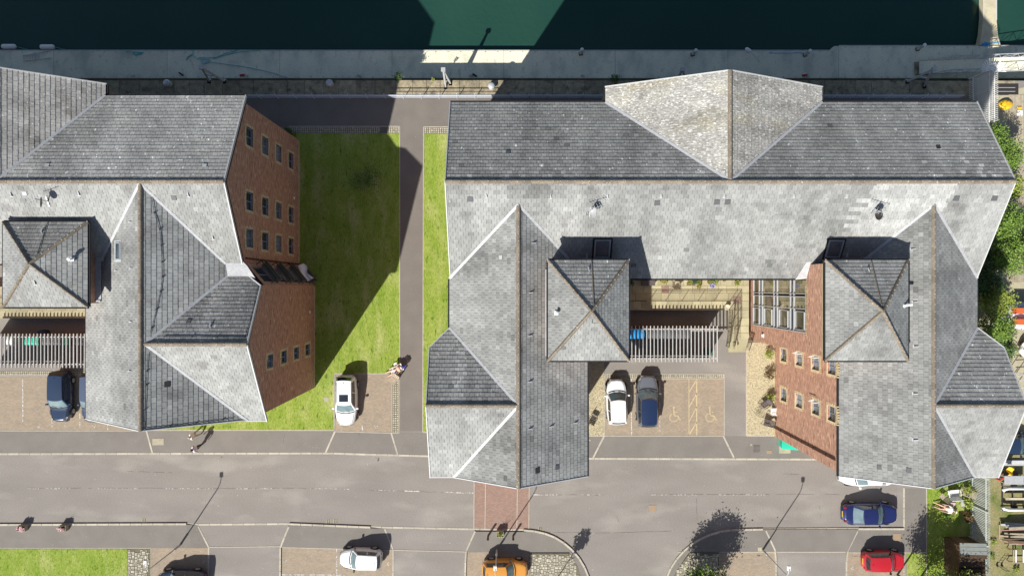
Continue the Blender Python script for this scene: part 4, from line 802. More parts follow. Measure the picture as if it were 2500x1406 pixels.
# ================= VEHICLES =================
def paint(name, c, metal=0.0): return M(name, c, None, rough=.28, spec=.5, coat=.8, metal=metal)
m_wind = M('windscreen_glass', (.10, .16, .18), (.17, .24, .26), 2.0, .03, .9, ior=1.6)
m_dglass = M('dark_car_glass', (.012, .014, .02), (.03, .035, .045), 3, .03, .8, ior=1.6)
m_lamp = M('headlight_glass', (.55, .58, .6), None, rough=.1, spec=.8)
m_tail = M('tail_light_glass', (.35, .01, .01), None, rough=.15, spec=.6)
m_plate = M('number_plate', (.65, .48, .06), None, rough=.5)
def car(label, L, W, H, pm, cx, cy, head, kind='hatch', roofm=None, sunroof=False, hood=.72, cowl=.22, seam=True, px=True, group='parked cars', rear_dark=True, name='parked_car', zg=0.0):
    """cx,cy: pixel on the ground plane of the car's centre; head: heading in degrees (x axis = forward)"""
    x0, y0 = g(cx, cy); t = thing(name, label, 'car', (x0, y0, zg), R(head), group)
    sed = kind == 'saloon'; belt = .60*H+.02; zr_ = H
    def hw(s):
        n = 4.0 if s > 0 else 5; a = min(1, abs(s)); k = max(0.0, 1-a**n)**(1/2.6 if s > 0 else 1/3.2)
        return W/2*max(.60, k)*(1-.03*max(0, s))
    def top(s):
        if s > .96: return lerp(hood-.02, .50, (s-.96)/.04)
        if s > cowl*2: return lerp(belt-.05, hood-.02, ((s-cowl*2)/(.96-cowl*2))**1.6)
        if sed and s < -.60: return lerp(belt+.02, belt-.10, (-.60-s)/.4) if s > -.97 else belt-.3
        if s < -.97: return belt-.28
        return belt
    ss = [-1, -.985, -.95, -.88, -.78, -.66, -.5, -.3, -.1, .1, .25, .4, .5, .6, .7, .8, .88, .94, .975, 1.0]
    prof = [(-1, .30), (-1.0, .34), (-1.0, .62), (-.985, .80), (-.94, .93), (-.86, .985), (-.5, 1.0), (0, 1.015), (.5, 1.0), (.86, .985), (.94, .93), (.985, .80), (1, .62), (1.0, .34), (1, .30)]
    mb = MB(); n0 = 0; zb = .20
    for s in ss:
        w_ = hw(s); zt = top(s)
        for (a, b) in prof:
            bb = (b-.30)/.70; mb.v.append((s*L/2*(1-.012*abs(a)*(abs(s) > .9)), a*w_*(1 if b > .35 else .96), zb+(zt-zb)*bb))
    m_ = len(prof)
    for i in range(len(ss)-1):
        for j in range(m_-1): a = i*m_+j; mb.f.append((a, a+m_, a+m_+1, a+1)); mb.t.append(0)
    mb.f.append(tuple(range(m_))); mb.t.append(0); mb.f.append(tuple(range((len(ss)-1)*m_, len(ss)*m_))[::-1]); mb.t.append(0)
    body = part('body', mb, pm, t, smooth=True)
    # cabin
    xf, xr = cowl*L+.02, (-.33 if sed else -.475)*L; rf, rr = xf-(.20 if not sed else .19)*L*.95, (xr+.155*L if sed else xr+.07*L)
    bw, rw = W/2*.93, W/2*.70; zb2 = belt-.03; zr0 = zr_-.045
    C = {'fl': (xf-.16, bw, zb2), 'fr': (xf-.16, -bw, zb2), 'rl': (xr, bw*.93, zb2), 'rr': (xr, -bw*.93, zb2), 'tfl': (rf, rw, zr0), 'tfr': (rf, -rw, zr0), 'trl': (rr, rw*.95, zr0), 'trr': (rr, -rw*.95, zr0)}
    V3 = lambda k: Vector(C[k])
    def sidef(a, b, c, d, bul, off=0.0, ins=(0, 1, 0, 1)):
        A, B, C_, D_ = V3(a), V3(b), V3(c), V3(d); nrm = (B-A).cross(D_-A).normalized()
        def fn(u, v):
            u = lerp(ins[0], ins[1], u); v = lerp(ins[2], ins[3], v); p = A.lerp(B, u).lerp(D_.lerp(C_, u), v); return p+nrm*off+Vector(bul)*(4*u*(1-u))*(1-.35*v)
        return fn
    cb = MB()
    fns = {'ws': (('fr', 'fl', 'tfl', 'tfr'), (.17, 0, 0)), 'rw': (('rl', 'rr', 'trr', 'trl'), (-.09, 0, 0)), 'sl': (('fl', 'rl', 'trl', 'tfl'), (0, .035, 0)), 'sr': (('rr', 'fr', 'tfr', 'trr'), (0, -.035, 0))}
    for k, (q, bul) in fns.items(): cb.patch(sidef(*q, bul), 8, 4)
    cab = part('cabin', cb, pm, t, smooth=True)
    def roof_fn(u, v):
        x = lerp(rr-.02, rf+.0, u); yy = lerp(-1, 1, v); w_ = lerp(rw*.95, rw, u); fx = x+(.17*.65*(1-yy*yy) if u > .999 else 0)-(.09*.65*(1-yy*yy) if u < .001 else 0)
        return (fx, yy*w_*1.01, zr0+.045*(1-yy*yy)*1.0+.02*math.sin(math.pi*u))
    rb = MB(); rb.patch(roof_fn, 10, 8); part('roof', rb, roofm or pm, t, smooth=True)
    def glass(nm, key, ins, mat, off=.008, lab=None):
        q, bul = fns[key]; gm = MB(); gm.patch(sidef(*q, bul, off, ins), 8, 4); part(nm, gm, mat, t, smooth=True, label=lab)
    glass('windscreen', 'ws', (.05, .95, .06, .93), m_wind); glass('rear_window', 'rw', (.09, .91, .28 if not sed else .1, .93), m_dglass if not sed else m_wind)
    glass('side_window', 'sl', (.06, .50, .18, .88), m_dglass); glass('side_window', 'sl', (.53, .92, .2, .86), m_dglass); glass('side_window', 'sr', (.50, .94, .18, .88), m_dglass); glass('side_window', 'sr', (.08, .47, .2, .86), m_dglass)
    # wipers and scuttle
    mb = MB(); mb.patch(lambda u, v: (xf-.10+.16*4*u*(1-u)+.07*v, lerp(-bw*.9, bw*.9, u), zb2+.035-.012*v), 8, 1); mb.tube([(xf-.02, -.1, zb2+.06), (xf-.22, -.45, zb2+.16)], .012, 4); mb.tube([(xf-.02, .35, zb2+.06), (xf-.22, -.02, zb2+.16)], .012, 4); part('wiper', mb, m_black, t)
    # panel gaps on bonnet and doors
    sm = MB()
    for sgn in (1, -1): sm.tube([(lerp(xf, L*.47, q), sgn*(hw(lerp(xf, L*.47, q)*2/L)*.80), top(lerp(xf, L*.47, q)*2/L)+.004) for q in (0, .25, .5, .75, .96)], .008, 4)
    sm.tube([(L*.462, y_, top(.924)+.003) for y_ in (-W*.33, 0, W*.33)], .008, 4); part('panel_gap', sm, m_black, t)
    for sx in (.305, -.30):
        for sy in (1, -1):
            wc = Vector((sx*L, sy*(W/2-.10), .31)); tb = MB(); N_ = 18
            rings = [(-.10, .20), (-.10, .30), (.0, .315), (.105, .30), (.108, .20)]; n0 = 0
            for (o_, r_) in rings:
                for k in range(N_): a = 6.2832*k/N_; tb.v.append((wc.x+r_*math.cos(a), wc.y+sy*o_, wc.z+r_*math.sin(a)))
            for i in range(len(rings)-1):
                for k in range(N_): k2 = (k+1) % N_; tb.f.append((i*N_+k, i*N_+k2, (i+1)*N_+k2, (i+1)*N_+k)); tb.t.append(0)
            wh = part('wheel', tb, m_tyre, t, smooth=False); rm = MB(); n1 = len(rm.v)
            for k in range(N_): a = 6.2832*k/N_; rm.v.append((wc.x+.2*math.cos(a), wc.y+sy*.10, wc.z+.2*math.sin(a)))
            rm.f.append(tuple(range(N_))); rm.t.append(0)
            for k in range(5): a = 6.2832*k/5; rm.beam((wc.x, wc.y+sy*.112, wc.z), (wc.x+.2*math.cos(a), wc.y+sy*.112, wc.z+.2*math.sin(a)), .045, .02, up=(0, 1, 0))
            o = link('rim', rm.mesh('rim', m_metal), wh, world=False)
            am = MB(); am.patch(lambda u, v: (wc.x+(.33+.05*v)*math.cos(math.pi*u), sy*(W/2*.99+.006), .31+(.33+.05*v)*math.sin(math.pi*u)), 12, 1); part('wheel_arch', am, m_black, t)
    for sy in (1, -1):
        mb = MB(); mb.box((xf-.32, sy*(W/2+.09), belt+.04), (.14, .2, .13), 0, taper=.8); mb.beam((xf-.32, sy*(W/2-.06), belt-.0), (xf-.32, sy*(W/2+.05), belt+.02), .05, .05); part('wing_mirror', mb, pm if W > 1.72 else m_black, t)
        def hl(u, v): s = lerp(.80, .955, u); return (s*L/2, sy*hw(s)*lerp(.985, .72, v*u*.7+v*.3), lerp(top(s)*.86, top(s)*.985+.012, v))
        mb = MB(); mb.patch(hl, 5, 3); part('headlight', mb, m_lamp, t, smooth=True)
        mb = MB(); mb.box((-L/2*.935, sy*hw(-.93)*.90, belt-.12), (.16, .13, .2), 0, taper=.9); part('tail_light', mb, m_tail, t)
    mb = MB(); mb.box((-L/2-.012, 0, .62), (.02, .5, .11)); part('number_plate', mb, m_plate, t)
    mb = MB(); mb.box((L/2*.995, 0, .42), (.06, W*.5, .14)); part('grille', mb, m_black, t)
    mb = MB(); mb.tube([(rr+.18, 0, zr0+.05), (rr+.02, 0, zr0+.16)], .012, 5); part('aerial', mb, m_black, t)
    if sunroof:
        mb = MB(); mb.patch(lambda u, v: (lerp(rf-.75, rf-.18, u), lerp(-.36, .36, v), zr0+.07+.02*math.sin(math.pi*.8)-.045*(lerp(-.36, .36, v)/rw)**2), 3, 5); part('sunroof', mb, m_dglass, t)
    if kind == 'estate':
        for sy in (1, -1): mb = MB(); mb.tube([(rr+.1, sy*rw*.93, zr0+.05), ((rr+rf)/2, sy*rw*.96, zr0+.07), (rf-.1, sy*rw*.95, zr0+.05)], .022, 6); part('roof_rail', mb, m_trim, t)
    return t
p_white = paint('white_car_paint', (.74, .76, .77)); p_navy = paint('navy_car_paint', (.012, .018, .085)); p_dblue = paint('dark_blue_car_paint', (.022, .042, .085), .2); p_grey = paint('grey_car_paint', (.17, .18, .20), .35)
p_orange = paint('orange_car_paint', (.56, .25, .04)); p_red = paint('red_car_paint', (.42, .018, .03)); p_bluegrey = paint('blue_grey_car_paint', (.09, .115, .18), .3)
car('white estate car with roof rails and dark sunroof parked beside the lawn', 4.15, 1.80, 1.60, p_white, 850, 974, -90, 'estate', sunroof=True, hood=.98)
car('dark blue hatchback with its rear to the left bin shelter', 4.2, 1.74, 1.45, p_dblue, 160, 964, -90, hood=.86)
car('blue grey car mostly hidden under the left block roof, second from the left', 4.15, 1.74, 1.45, p_bluegrey, 237, 966, -90, hood=.86)
car('white hatchback parked nose in, left of the grey car with the blue roof', 3.75, 1.73, 1.48, p_white, 1503, 977, 92, hood=.86, roofm=p_white)
car('grey car with a dark blue roof parked nose in beside the wheelchair bay', 4.35, 1.82, 1.46, p_grey, 1577, 976, 90, hood=.86, roofm=paint('blue_roof_paint', (.012, .025, .07)))
car('white hatchback side-on in the lower brick bay', 3.50, 1.66, 1.50, p_white, 885, 1356, 178, hood=.88)
car('dark navy car at the bottom edge beside the left cobbled patch', 3.95, 1.70, 1.45, p_dblue, 452, 1409, 180, hood=.86)
car('orange compact car at the bottom edge under the middle lamp post', 3.75, 1.68, 1.60, p_orange, 1233, 1383, 0, hood=.92, cowl=.20)
car('navy blue saloon car parked along the kerb on the right of the road', 4.5, 1.80, 1.42, p_navy, 2114, 1248, 0, 'saloon', hood=.84)
car('red hatchback at the bottom right beside the small lawn', 3.4, 1.66, 1.45, p_red, 2147, 1362, 0, hood=.84)
car('white car mostly hidden under the eaves of the right wing at the road', 4.5, 1.8, 1.55, p_white, 2106, 1154, 180, 'saloon', hood=.95)
car('very dark car in the shade behind the right gable at the frame edge', 4.2, 1.75, 1.45, p_dblue, 2455, 1080, 0)
# ================= PEOPLE =================
m_lav = M('pale_lavender_shirt', (.58, .56, .66)); m_wshirt = M('white_shirt', (.72, .70, .68)); m_dtrous = M('dark_trousers', (.04, .04, .06)); m_hair = M('brown_hair', (.06, .035, .02)); m_hairg = M('grey_hair', (.35, .32, .28)); m_print = M('pale_print_shorts', (.62, .63, .66), (.35, .42, .62), 14); m_shoe = M('shoe', (.5, .5, .48)); m_hatb = M('blue_cloth', (.05, .09, .55)); m_straw = M('straw_hat', (.6, .55, .4)); m_khaki = M('light_trousers', (.42, .38, .3))
def skin_mesh(name, chains, mat, parent, sub=1):
    """chains: list of lists of (point, radius); the first point of later chains may repeat an earlier point"""
    V = []; Rr = []; E = []; idx = {}
    for ch in chains:
        prev = None
        for p, r in ch:
            k = tuple(round(c, 4) for c in p)
            if k not in idx: idx[k] = len(V); V.append(p); Rr.append(r)
            i = idx[k]
            if prev is not None and prev != i: E.append((prev, i))
            prev = i
    me = bpy.data.meshes.new(name); me.from_pydata([tuple(v) for v in V], E, []); o = bpy.data.objects.new(name, me); COL.objects.link(o); o.parent = parent
    md = o.modifiers.new('skin', 'SKIN'); md.use_smooth_shade = True
    for i, r in enumerate(Rr): me.skin_vertices[0].data[i].radius = (r, r) if not isinstance(r, tuple) else r
    me.skin_vertices[0].data[0].use_root = True
    s_ = o.modifiers.new('sub', 'SUBSURF'); s_.levels = sub; s_.render_levels = sub; me.materials.append(mat); return o
def person(label, J, loc, rz, top_mat, bottom_mat, hair_mat, shorts=False, group=None, hat=None, sleeves=.55):
    """J: dict of joints in local coordinates (x forward)"""
    t = thing('person', label, 'person', loc, rz, group); v = lambda k: Vector(J[k])
    ch = [[(v('pel'), .13), (v('waist'), .115), (v('chest'), .135), (v('neck'), .055), (v('neck')+(v('head')-v('neck'))*.45, .06), (v('head'), .085), (v('head')+(v('head')-v('neck')).normalized()*.075, .06)]]
    for s_ in 'lr':
        wr, el = v('w'+s_), v('e'+s_); d = (wr-el).normalized(); sd = d.cross(Vector((0, 0, 1))).normalized() if abs(d.z) < .9 else Vector((1, 0, 0))
        palm = wr+d*.07; ch.append([(v('chest'), .135), (v('s'+s_), .06), (el, .042), (wr, .027), (palm, (.035, .018))])
        for k in range(4): b = palm+sd*(k-1.5)*.02; ch.append([(palm, (.035, .018)), (b+d*.035, .010), (b+d*(.07-.008*abs(k-1.2))+Vector((0, 0, -.012)), .008)])
        ch.append([(wr, .027), (wr+d*.035-sd*.035, .012), (wr+d*.065-sd*.045, .009)])
        ch.append([(v('pel'), .13), (v('h'+s_), .095), (v('k'+s_), .06), (v('a'+s_), .04), (v('t'+s_), .035)])
    skin_mesh('body', ch, m_skin, t)
    sh = [[(v('pel'), .165), (v('waist'), .16), (v('chest'), .205), (v('chest').lerp(v('neck'), .75), .10)]]
    for s_ in 'lr': sh.append([(v('chest'), .205), (v('s'+s_), .105), (v('s'+s_).lerp(v('e'+s_), sleeves+.3), .07)])
    skin_mesh('shirt', sh, top_mat, t)
    bt = [[(v('waist').lerp(v('pel'), .5), .136), (v('pel'), .15)]]; q = .6 if shorts else 1
    for s_ in 'lr': bt.append([(v('pel'), .15), (v('h'+s_), .11)]+([(v('h'+s_).lerp(v('k'+s_), q), .085)] if shorts else [(v('k'+s_), .075), (v('a'+s_).lerp(v('k'+s_), .1), .055)]))
    skin_mesh('shorts' if shorts else 'trousers', bt, bottom_mat, t)
    for s_ in 'lr': skin_mesh('shoe', [[(v('a'+s_)+Vector((0, 0, -.02)), .05), (v('a'+s_).lerp(v('t'+s_), .6), .048), (v('t'+s_), .04)]], m_shoe, t)
    hd = v('head'); up = (hd-v('neck')).normalized(); fw = Vector(J.get('face', (1, 0, 0)))
    mb = MB(); 
    def hb(u, w_): a, b = u*6.2832, w_*1.9; r_ = .115; sd = up.cross(fw).normalized(); return hd+up*.03-fw*.012+(up*math.cos(b)+(fw*math.cos(a)+sd*math.sin(a))*math.sin(b))*r_*(1 if math.cos(a) < .5 or b < .9 else .86)
    mb.patch(hb, 14, 7); part('hair', mb, hair_mat, t, smooth=True)
    nb = MB(); nb.box(tuple(hd+fw*.095-up*.01), (.03, .025, .04)); nb.box(tuple(hd+up.cross(fw).normalized()*.09), (.03, .02, .05)); nb.box(tuple(hd-up.cross(fw).normalized()*.09), (.03, .02, .05)); part('face', nb, m_skin, t)
    eb = MB(); sd = up.cross(fw).normalized(); [eb.box(tuple(hd+fw*.088+up*.015+sd*k*.035), (.012, .018, .012)) for k in (-1, 1)]; eb.box(tuple(hd+fw*.088-up*.045), (.01, .04, .008)); part('eyes_and_mouth', eb, m_hair, t)
    if hat:
        mb = MB(); c = hd+up*.07
        def hf(u, w_): a = u*6.2832; sd = up.cross(fw).normalized(); rr = [.02, .11, .12, .13, .22][round(w_*4)]; hh = [.10, .09, .05, .0, -.02][round(w_*4)]; return c+up*hh+(fw*math.cos(a)+sd*math.sin(a))*rr
        mb.patch(hf, 16, 4); part('hat', mb, hat, t)
    return t
walk = lambda sw: {'pel': (0, 0, .96), 'waist': (.01, 0, 1.12), 'chest': (.02, 0, 1.33), 'neck': (.04, 0, 1.50), 'head': (.06, 0, 1.62), 'sl': (.02, .19, 1.42), 'sr': (.02, -.19, 1.42), 'el': (-.08*sw, .25, 1.15), 'er': (.04*sw, -.25, 1.15), 'wl': (.0, .27, .92) if sw > 0 else (.18, .24, 1.0), 'wr': (.22, -.24, .98),
                   'hl': (.0, .09, .92), 'hr': (0, -.09, .92), 'kl': (.16*sw, .10, .50), 'kr': (-.06*sw, -.1, .48), 'al': (.22*sw, .10, .09), 'ar': (-.36*sw, -.1, .14), 'tl': (.22*sw+.15, .1, .04), 'tr': (-.36*sw+.14, -.1, .05)}
person('person in a pale lavender shirt walking on the footway, nearer the road kerb', walk(1), (*g(492, 1087), 0), R(200), m_lav, m_dtrous, m_hair)
J = walk(-1); person('slim person in a white top walking on the footway, nearer the grass', J, (*g(486, 1057), 0), R(200), m_wshirt, m_khaki, m_hairg)
lie = {'pel': (0, 0, .44), 'waist': (.14, 0, .50), 'chest': (.32, 0, .62), 'neck': (.48, 0, .72), 'head': (.58, 0, .80), 'sl': (.38, .19, .66), 'sr': (.38, -.19, .66), 'el': (.14, .32, .56), 'er': (.14, -.32, .56), 'wl': (-.06, .24, .52), 'wr': (-.06, -.24, .52),
       'hl': (-.05, .09, .42), 'hr': (-.05, -.09, .42), 'kl': (-.42, .15, .44), 'kr': (-.42, -.15, .46), 'al': (-.82, .19, .12), 'ar': (-.80, -.15, .12), 'tl': (-.88, .20, .18), 'tr': (-.86, -.16, .18), 'face': (-.5, 0, .85)}
person('person in pale print shorts lying back on a low chair at the grass edge', lie, (*g(967, 903), 0), R(27), m_skin, m_print, m_hairg, shorts=True, hat=m_wshirt, sleeves=.2)
person('person in a white top stretched out on a lounger in the small garden', lie, (*g(2300, 1236), 0), R(-14), m_wshirt, m_skin, m_hairg, shorts=True, hat=m_straw)
# ================= FURNITURE =================
def chair(label, loc, rz, fm, sm, name='garden_chair', cat='chair', recline=.25, w_=.55, sd=.5, sh=.42, bh=.5, slats=5, arms=True, group=None, legx=0.0):
    t = thing(name, label, cat, loc, rz, group)
    for k in range(slats): mb = MB(); x = lerp(-sd/2, sd/2, (k+.5)/slats); mb.box((x, 0, sh), (sd/slats*.86, w_*.94, .025)); part('seat_slat', mb, sm, t)
    for k in range(slats): mb = MB(); y = lerp(-w_/2, w_/2, (k+.5)/slats); mb.beam((-sd/2, y, sh+.02), (-sd/2-recline, y, sh+bh), w_/slats*.82, .02, up=(1, 0, 0)); part('back_slat', mb, sm, t)
    for sy in (1, -1):
        for sx in (1, -1): mb = MB(); mb.tube([(sx*sd/2*.8, sy*w_/2, sh), (sx*(sd/2+.05+legx), sy*w_/2, .0)], .016, 6); part('leg', mb, fm, t)
        if arms: mb = MB(); mb.beam((-sd/2-recline*.4, sy*w_/2, sh+.22), (sd/2, sy*w_/2, sh+.22), .05, .025); mb.tube([(sd/2*.9, sy*w_/2, sh), (sd/2*.9, sy*w_/2, sh+.22)], .014, 5); part('armrest', mb, fm, t)
    mb = MB(); mb.beam((-sd/2-recline, -w_/2, sh+bh), (-sd/2-recline, w_/2, sh+bh), .04, .03); part('top_rail', mb, fm, t); return t
chair('low wooden recliner holding the person at the grass edge', (*g(966, 902), 0), R(27+180), m_wood2, m_wshirt, recline=.35, w_=.6, sd=.8, sh=.33, bh=.35, slats=6)
chair('empty folding chair with timber arms beside the reclining person', (*g(962, 926), 0), R(-128), m_wood2, M('tan_canvas', (.30, .22, .15), (.4, .36, .3), 6), recline=.3, w_=.6, sd=.6, slats=4, name='folding_chair')
mb = MB(); mb.lathe((*g(988, 893), .62), [(.05, 0), (.13, .02), (.15, .07), (.10, .12), (.03, .14)], 12); t_ = obj('cushion', mb, m_hatb, label='blue cushion behind the head of the reclining person', cat='cushion')
mb = MB(); mb.lathe((*g(968, 888), .35), [(.06, 0), (.15, .01), (.17, .1), (.14, .12)], 12); obj('bag', mb, m_wshirt, label='white open bag beside the reclining person', cat='bag')
m_wick = M('dark_wicker', (.075, .06, .065), (.12, .10, .10), 20)
chair('dark wicker chair on the gravel, nearest the leafy shrub', (*g(1862, 985), .03), R(-145), m_darkmetal, m_wick, slats=6); chair('dark wicker chair on the gravel, nearest the downpipe corner', (*g(1868, 1028), .03), R(165), m_darkmetal, m_wick, slats=6)
chair('white plastic armchair against the right wing wall', (*g(1884, 1002), .03), R(180), m_white_p, m_white_p, slats=3, recline=.12)
t = thing('wire_table', 'round open wire table on the gravel between the wicker chairs', 'table', (*g(1848, 1004), .03)); mb = MB()
for k in range(3): mb.tube([(.35*(1-.3*k)*math.cos(a*.4488), .35*(1-.3*k)*math.sin(a*.4488), .7) for a in range(15)], .012, 5)
for k in range(6): mb.tube([(0, 0, .7), (.35*math.cos(k*1.047), .35*math.sin(k*1.047), .7)], .008, 4)
part('tabletop', mb, m_darkmetal, t)
for k in range(3): mb = MB(); mb.tube([(.05*math.cos(k*2.1), .05*math.sin(k*2.1), .7), (.1*math.cos(k*2.1), .1*math.sin(k*2.1), .35), (.32*math.cos(k*2.1), .32*math.sin(k*2.1), 0)], .014, 5); part('leg', mb, m_darkmetal, t)
chair('small dark metal chair on the gravel under the west wing eaves', (*g(1448, 1018), .03), R(60), m_darkmetal, m_wick, slats=4, w_=.5, sd=.45)
chair('metal framed chair among the plant pots on the terrace', (*g(1648, 694, .9), .9), R(90), m_iron, m_wood2, slats=4, recline=.15)
chair('pale wooden armchair with slatted fan back in the small garden', (*g(2345, 1195), .02), R(160), m_wood2, m_wood2, recline=.45, w_=.62, sd=.55, slats=6, name='lawn_chair')
chair('white wooden bench chair in the small garden beside the slatted armchair', (*g(2320, 1200), .02), R(95), m_white_p, m_white_p, recline=.2, w_=.95, sd=.55, slats=6, name='garden_bench', cat='bench')
chair('small folding chair with a pale seat in the garden, nearest the road', (*g(2293, 1208), .02), R(135), m_wick, m_wood2, slats=3, w_=.4, sd=.42, arms=False, name='folding_chair')
chair('lounger under the person in the small garden', (*g(2300, 1236), .02), R(-14+180), m_wood2, m_wood, recline=.35, w_=.6, sd=.8, sh=.33, bh=.35, slats=6, name='lounger', cat='lounger')
t = thing('side_table', 'small square pinkish table standing on the garden lawn', 'table', (*g(2319, 1229), .02)); mb = MB(); mb.box((0, 0, .45), (.46, .46, .04)); part('tabletop', mb, M('pink_top', (.5, .38, .36)), t); [part('leg', (lambda q: (q.box((a, b, .22), (.04, .04, .44)), q)[1])(MB()), m_wood2, t) for a in (-.19, .19) for b in (-.19, .19)]
t = thing('side_table', 'grey crate table beside the hedge in the small garden', 'table', (*g(2346, 1226), .02)); mb = MB(); mb.box((0, 0, .4), (.5, .4, .03)); part('tabletop', mb, m_metal, t); [part('leg', (lambda q: (q.box((a, b, .2), (.04, .04, .4)), q)[1])(MB()), m_metal, t) for a in (-.2, .2) for b in (-.16, .16)]
# ---------- plants ----------
def leaves(center, rad, n, size, rng_=rng, shell=.5, squash=1.0, clumps=40):
    C = rng_.normal(size=(clumps, 3)); C /= np.linalg.norm(C, axis=1)[:, None]; C *= (shell+(1-shell)*rng_.uniform(0, 1, (clumps, 1))**.6)*rng_.uniform(.75, 1.12, (clumps, 1)); C = C*np.array(rad)
    k = rng_.integers(0, clumps, n); sp = rng_.uniform(.10, .20, clumps)*np.mean(rad)*2.2*(.5+.5*squash)
    P = C[k]+rng_.normal(size=(n, 3))*sp[k][:, None]*.6
    d1 = rng_.normal(size=(n, 3)); d1[:, 2] *= .5; d1 /= np.linalg.norm(d1, axis=1)[:, None]; d2 = np.cross(d1, rng_.normal(size=(n, 3))*[.5, .5, 1.0]+[0, 0, .01]); d2 /= np.linalg.norm(d2, axis=1)[:, None]
    s = size*rng_.uniform(.6, 1.3, (n, 1)); P += np.array(center)
    q = np.stack([P-d1*s, P-d2*s*.55, P+d1*s, P+d2*s*.55], axis=1); ct = rng_.uniform(-.22, .25, clumps)
    return q, ct[k]+rng_.uniform(-.15, .15, n)
def tree(label, loc, rad, ch, n, size, mat=None, trunk=.09, group=None, name='garden_tree', cat='tree', stems=1, clumps=60, shell=.45, zoff=0):
    t = thing(name, label, cat, loc, 0, group); q, tn = leaves((0, 0, ch), rad, n, size, clumps=clumps, shell=shell); q[:, :, 2] = np.maximum(q[:, :, 2], .03)
    link('crown', npmesh('crown', q, 4, mat or m_leaf, tn), t, world=False)
    mb = MB(); mb.tube([(0, 0, 0), (.04, .03, ch*.5), (.0, .05, ch*.95)], trunk, 8, r1=trunk*.45)
    for i in range(9):
        a = i*2.4; z0 = ch*(.45+.05*i); mb.tube([(0.02, .03, z0), (rad[0]*.45*math.cos(a), rad[1]*.45*math.sin(a), z0+rad[2]*.3), (rad[0]*.8*math.cos(a+.2), rad[1]*.8*math.sin(a+.2), z0+rad[2]*.45)], trunk*.4, 5, r1=.008)
    part('trunk', mb, m_bark, t); return t
# trees and shrubs
def gz(px, py, h): x, y = g(px, py, h); return (x, y, 0)
tree('bushy street tree whose crown meets the bottom edge at the cobbled corner', (15.15, -24.05, .1), (1.7, 1.8, 1.4), 3.0, 9000, .10, m_leaf, clumps=70, cat='tree')
tree('slim sapling by the curved kerb throwing a small leafy shadow', (3.87, -23.95, .1), (.55, .5, .9), 2.9, 420, .12, m_leaf, .035, name='sapling', clumps=24)
tree('sparse twiggy shrub in the middle of the shaded lawn', (*gz(890, 442, 1.1)[:2], .02), (1.5, 1.25, .8), 1.3, 1100, .06, m_leafd, .05, name='sparse_shrub', cat='shrub', clumps=60, shell=.1)
for i, (px, py, r, h, mt, n, lb) in enumerate(((2425, 335, 1.0, 2.4, m_leaf, 3000, 'green tree beside the top right roof corner, nearest the fan of spikes'), (2462, 375, 1.15, 2.6, m_leaf, 3600, 'leafy tree by the boardwalk below the yellow kayak'), (2466, 462, .95, 2.0, m_leaf2, 2600, 'yellow green bush at the ridge end of the right block'),
        (2452, 545, 1.35, 3.0, m_leaf, 4800, 'round green tree beyond the right gable, upper one of the large pair'), (2468, 625, 1.45, 3.0, m_leaf, 5200, 'round green tree beyond the right gable, lower one of the large pair'), (2418, 640, 1.1, 2.2, m_leafd, 3200, 'dark bush in the shade close against the right gable'),
        (2410, 700, 1.0, 2.2, m_leafd, 2800, 'dark ivy bush under the eaves north of the covered boat'), (2433, 740, 1.2, 2.6, m_leaf2, 4200, 'yellow green tree beside the covered boat, upper'), (2432, 800, 1.2, 2.6, m_leaf, 4200, 'bright green tree beside the covered boat, lower'), (2455, 855, .8, 1.0, m_leafd, 2000, 'low dark bramble between the lower bay roof and the white boat'),
        (2492, 590, .8, 1.2, m_leaf2, 1600, 'loose pale bush on the planks at the right edge'))):
    x, y, _ = gz(px, py, h); tree(lb, (x, y, 0), (r, r*1.05, r*.9), h, n, .075, mt, .07, 'trees along the eastern boundary', clumps=70)
tree('dense shrub crown at the bottom edge beside the green shed, left', (*gz(2300, 1452, 3)[:2], 0), (1.7, 1.9, 1.4), 3.2, 7000, .075, m_leaf, .1, clumps=90); tree('pale leaved shrub crown at the bottom edge beside the palisade', (*gz(2358, 1440, 2.6)[:2], 0), (1.2, 1.5, 1.2), 2.7, 4200, .075, m_leaf2, .08, clumps=70)
tree('tall dark tree at the lower right lawn throwing a jagged shadow on the footway', (*gz(2262, 1455, 4)[:2], 0), (1.0, 1.1, 1.7), 4.0, 3600, .085, m_leafd, .09, clumps=50)
def shrub(label, px, py, r, h, n, mt, z=0.03, sz=.05, name='shrub', pot=None, cat='shrub', group=None):
    x, y = g(px, py, z+h*.6); t = thing(name, label, cat, (x, y, z), 0, group); q, tn = leaves((0, 0, h*.62), (r, r, h*.4), n, sz, clumps=24, shell=.3); q[:, :, 2] = np.maximum(q[:, :, 2], .01); link('foliage', npmesh('foliage', q, 4, mt, tn), t, world=False)
    mb = MB()
    for i in range(7): a = i*.9; mb.tube([(0, 0, .0), (r*.4*math.cos(a), r*.4*math.sin(a), h*.5), (r*.8*math.cos(a), r*.8*math.sin(a), h*.85)], .012, 4)
    part('stem', mb, m_bark, t)
    if pot: mb = MB(); mb.lathe((0, 0, 0), [(.12, 0), (.17, .26), (.19, .28), (.17, .29), (.15, .25)], 14); part('pot', mb, pot, t)
    return t
m_redleaf = M('bronze_leaf', (.10, .05, .03), (.16, .12, .03), 4)
shrub('bronze and yellow shrub against the wing wall, topmost of three on the gravel', 1878, 865, .38, .9, 420, m_leaf2); shrub('reddish shrub against the wing wall, middle of three on the gravel', 1880, 913, .42, .9, 420, m_redleaf); shrub('potted leafy shrub behind the wicker chairs on the gravel', 1882, 970, .34, .8, 380, m_leaf2, pot=m_wood)
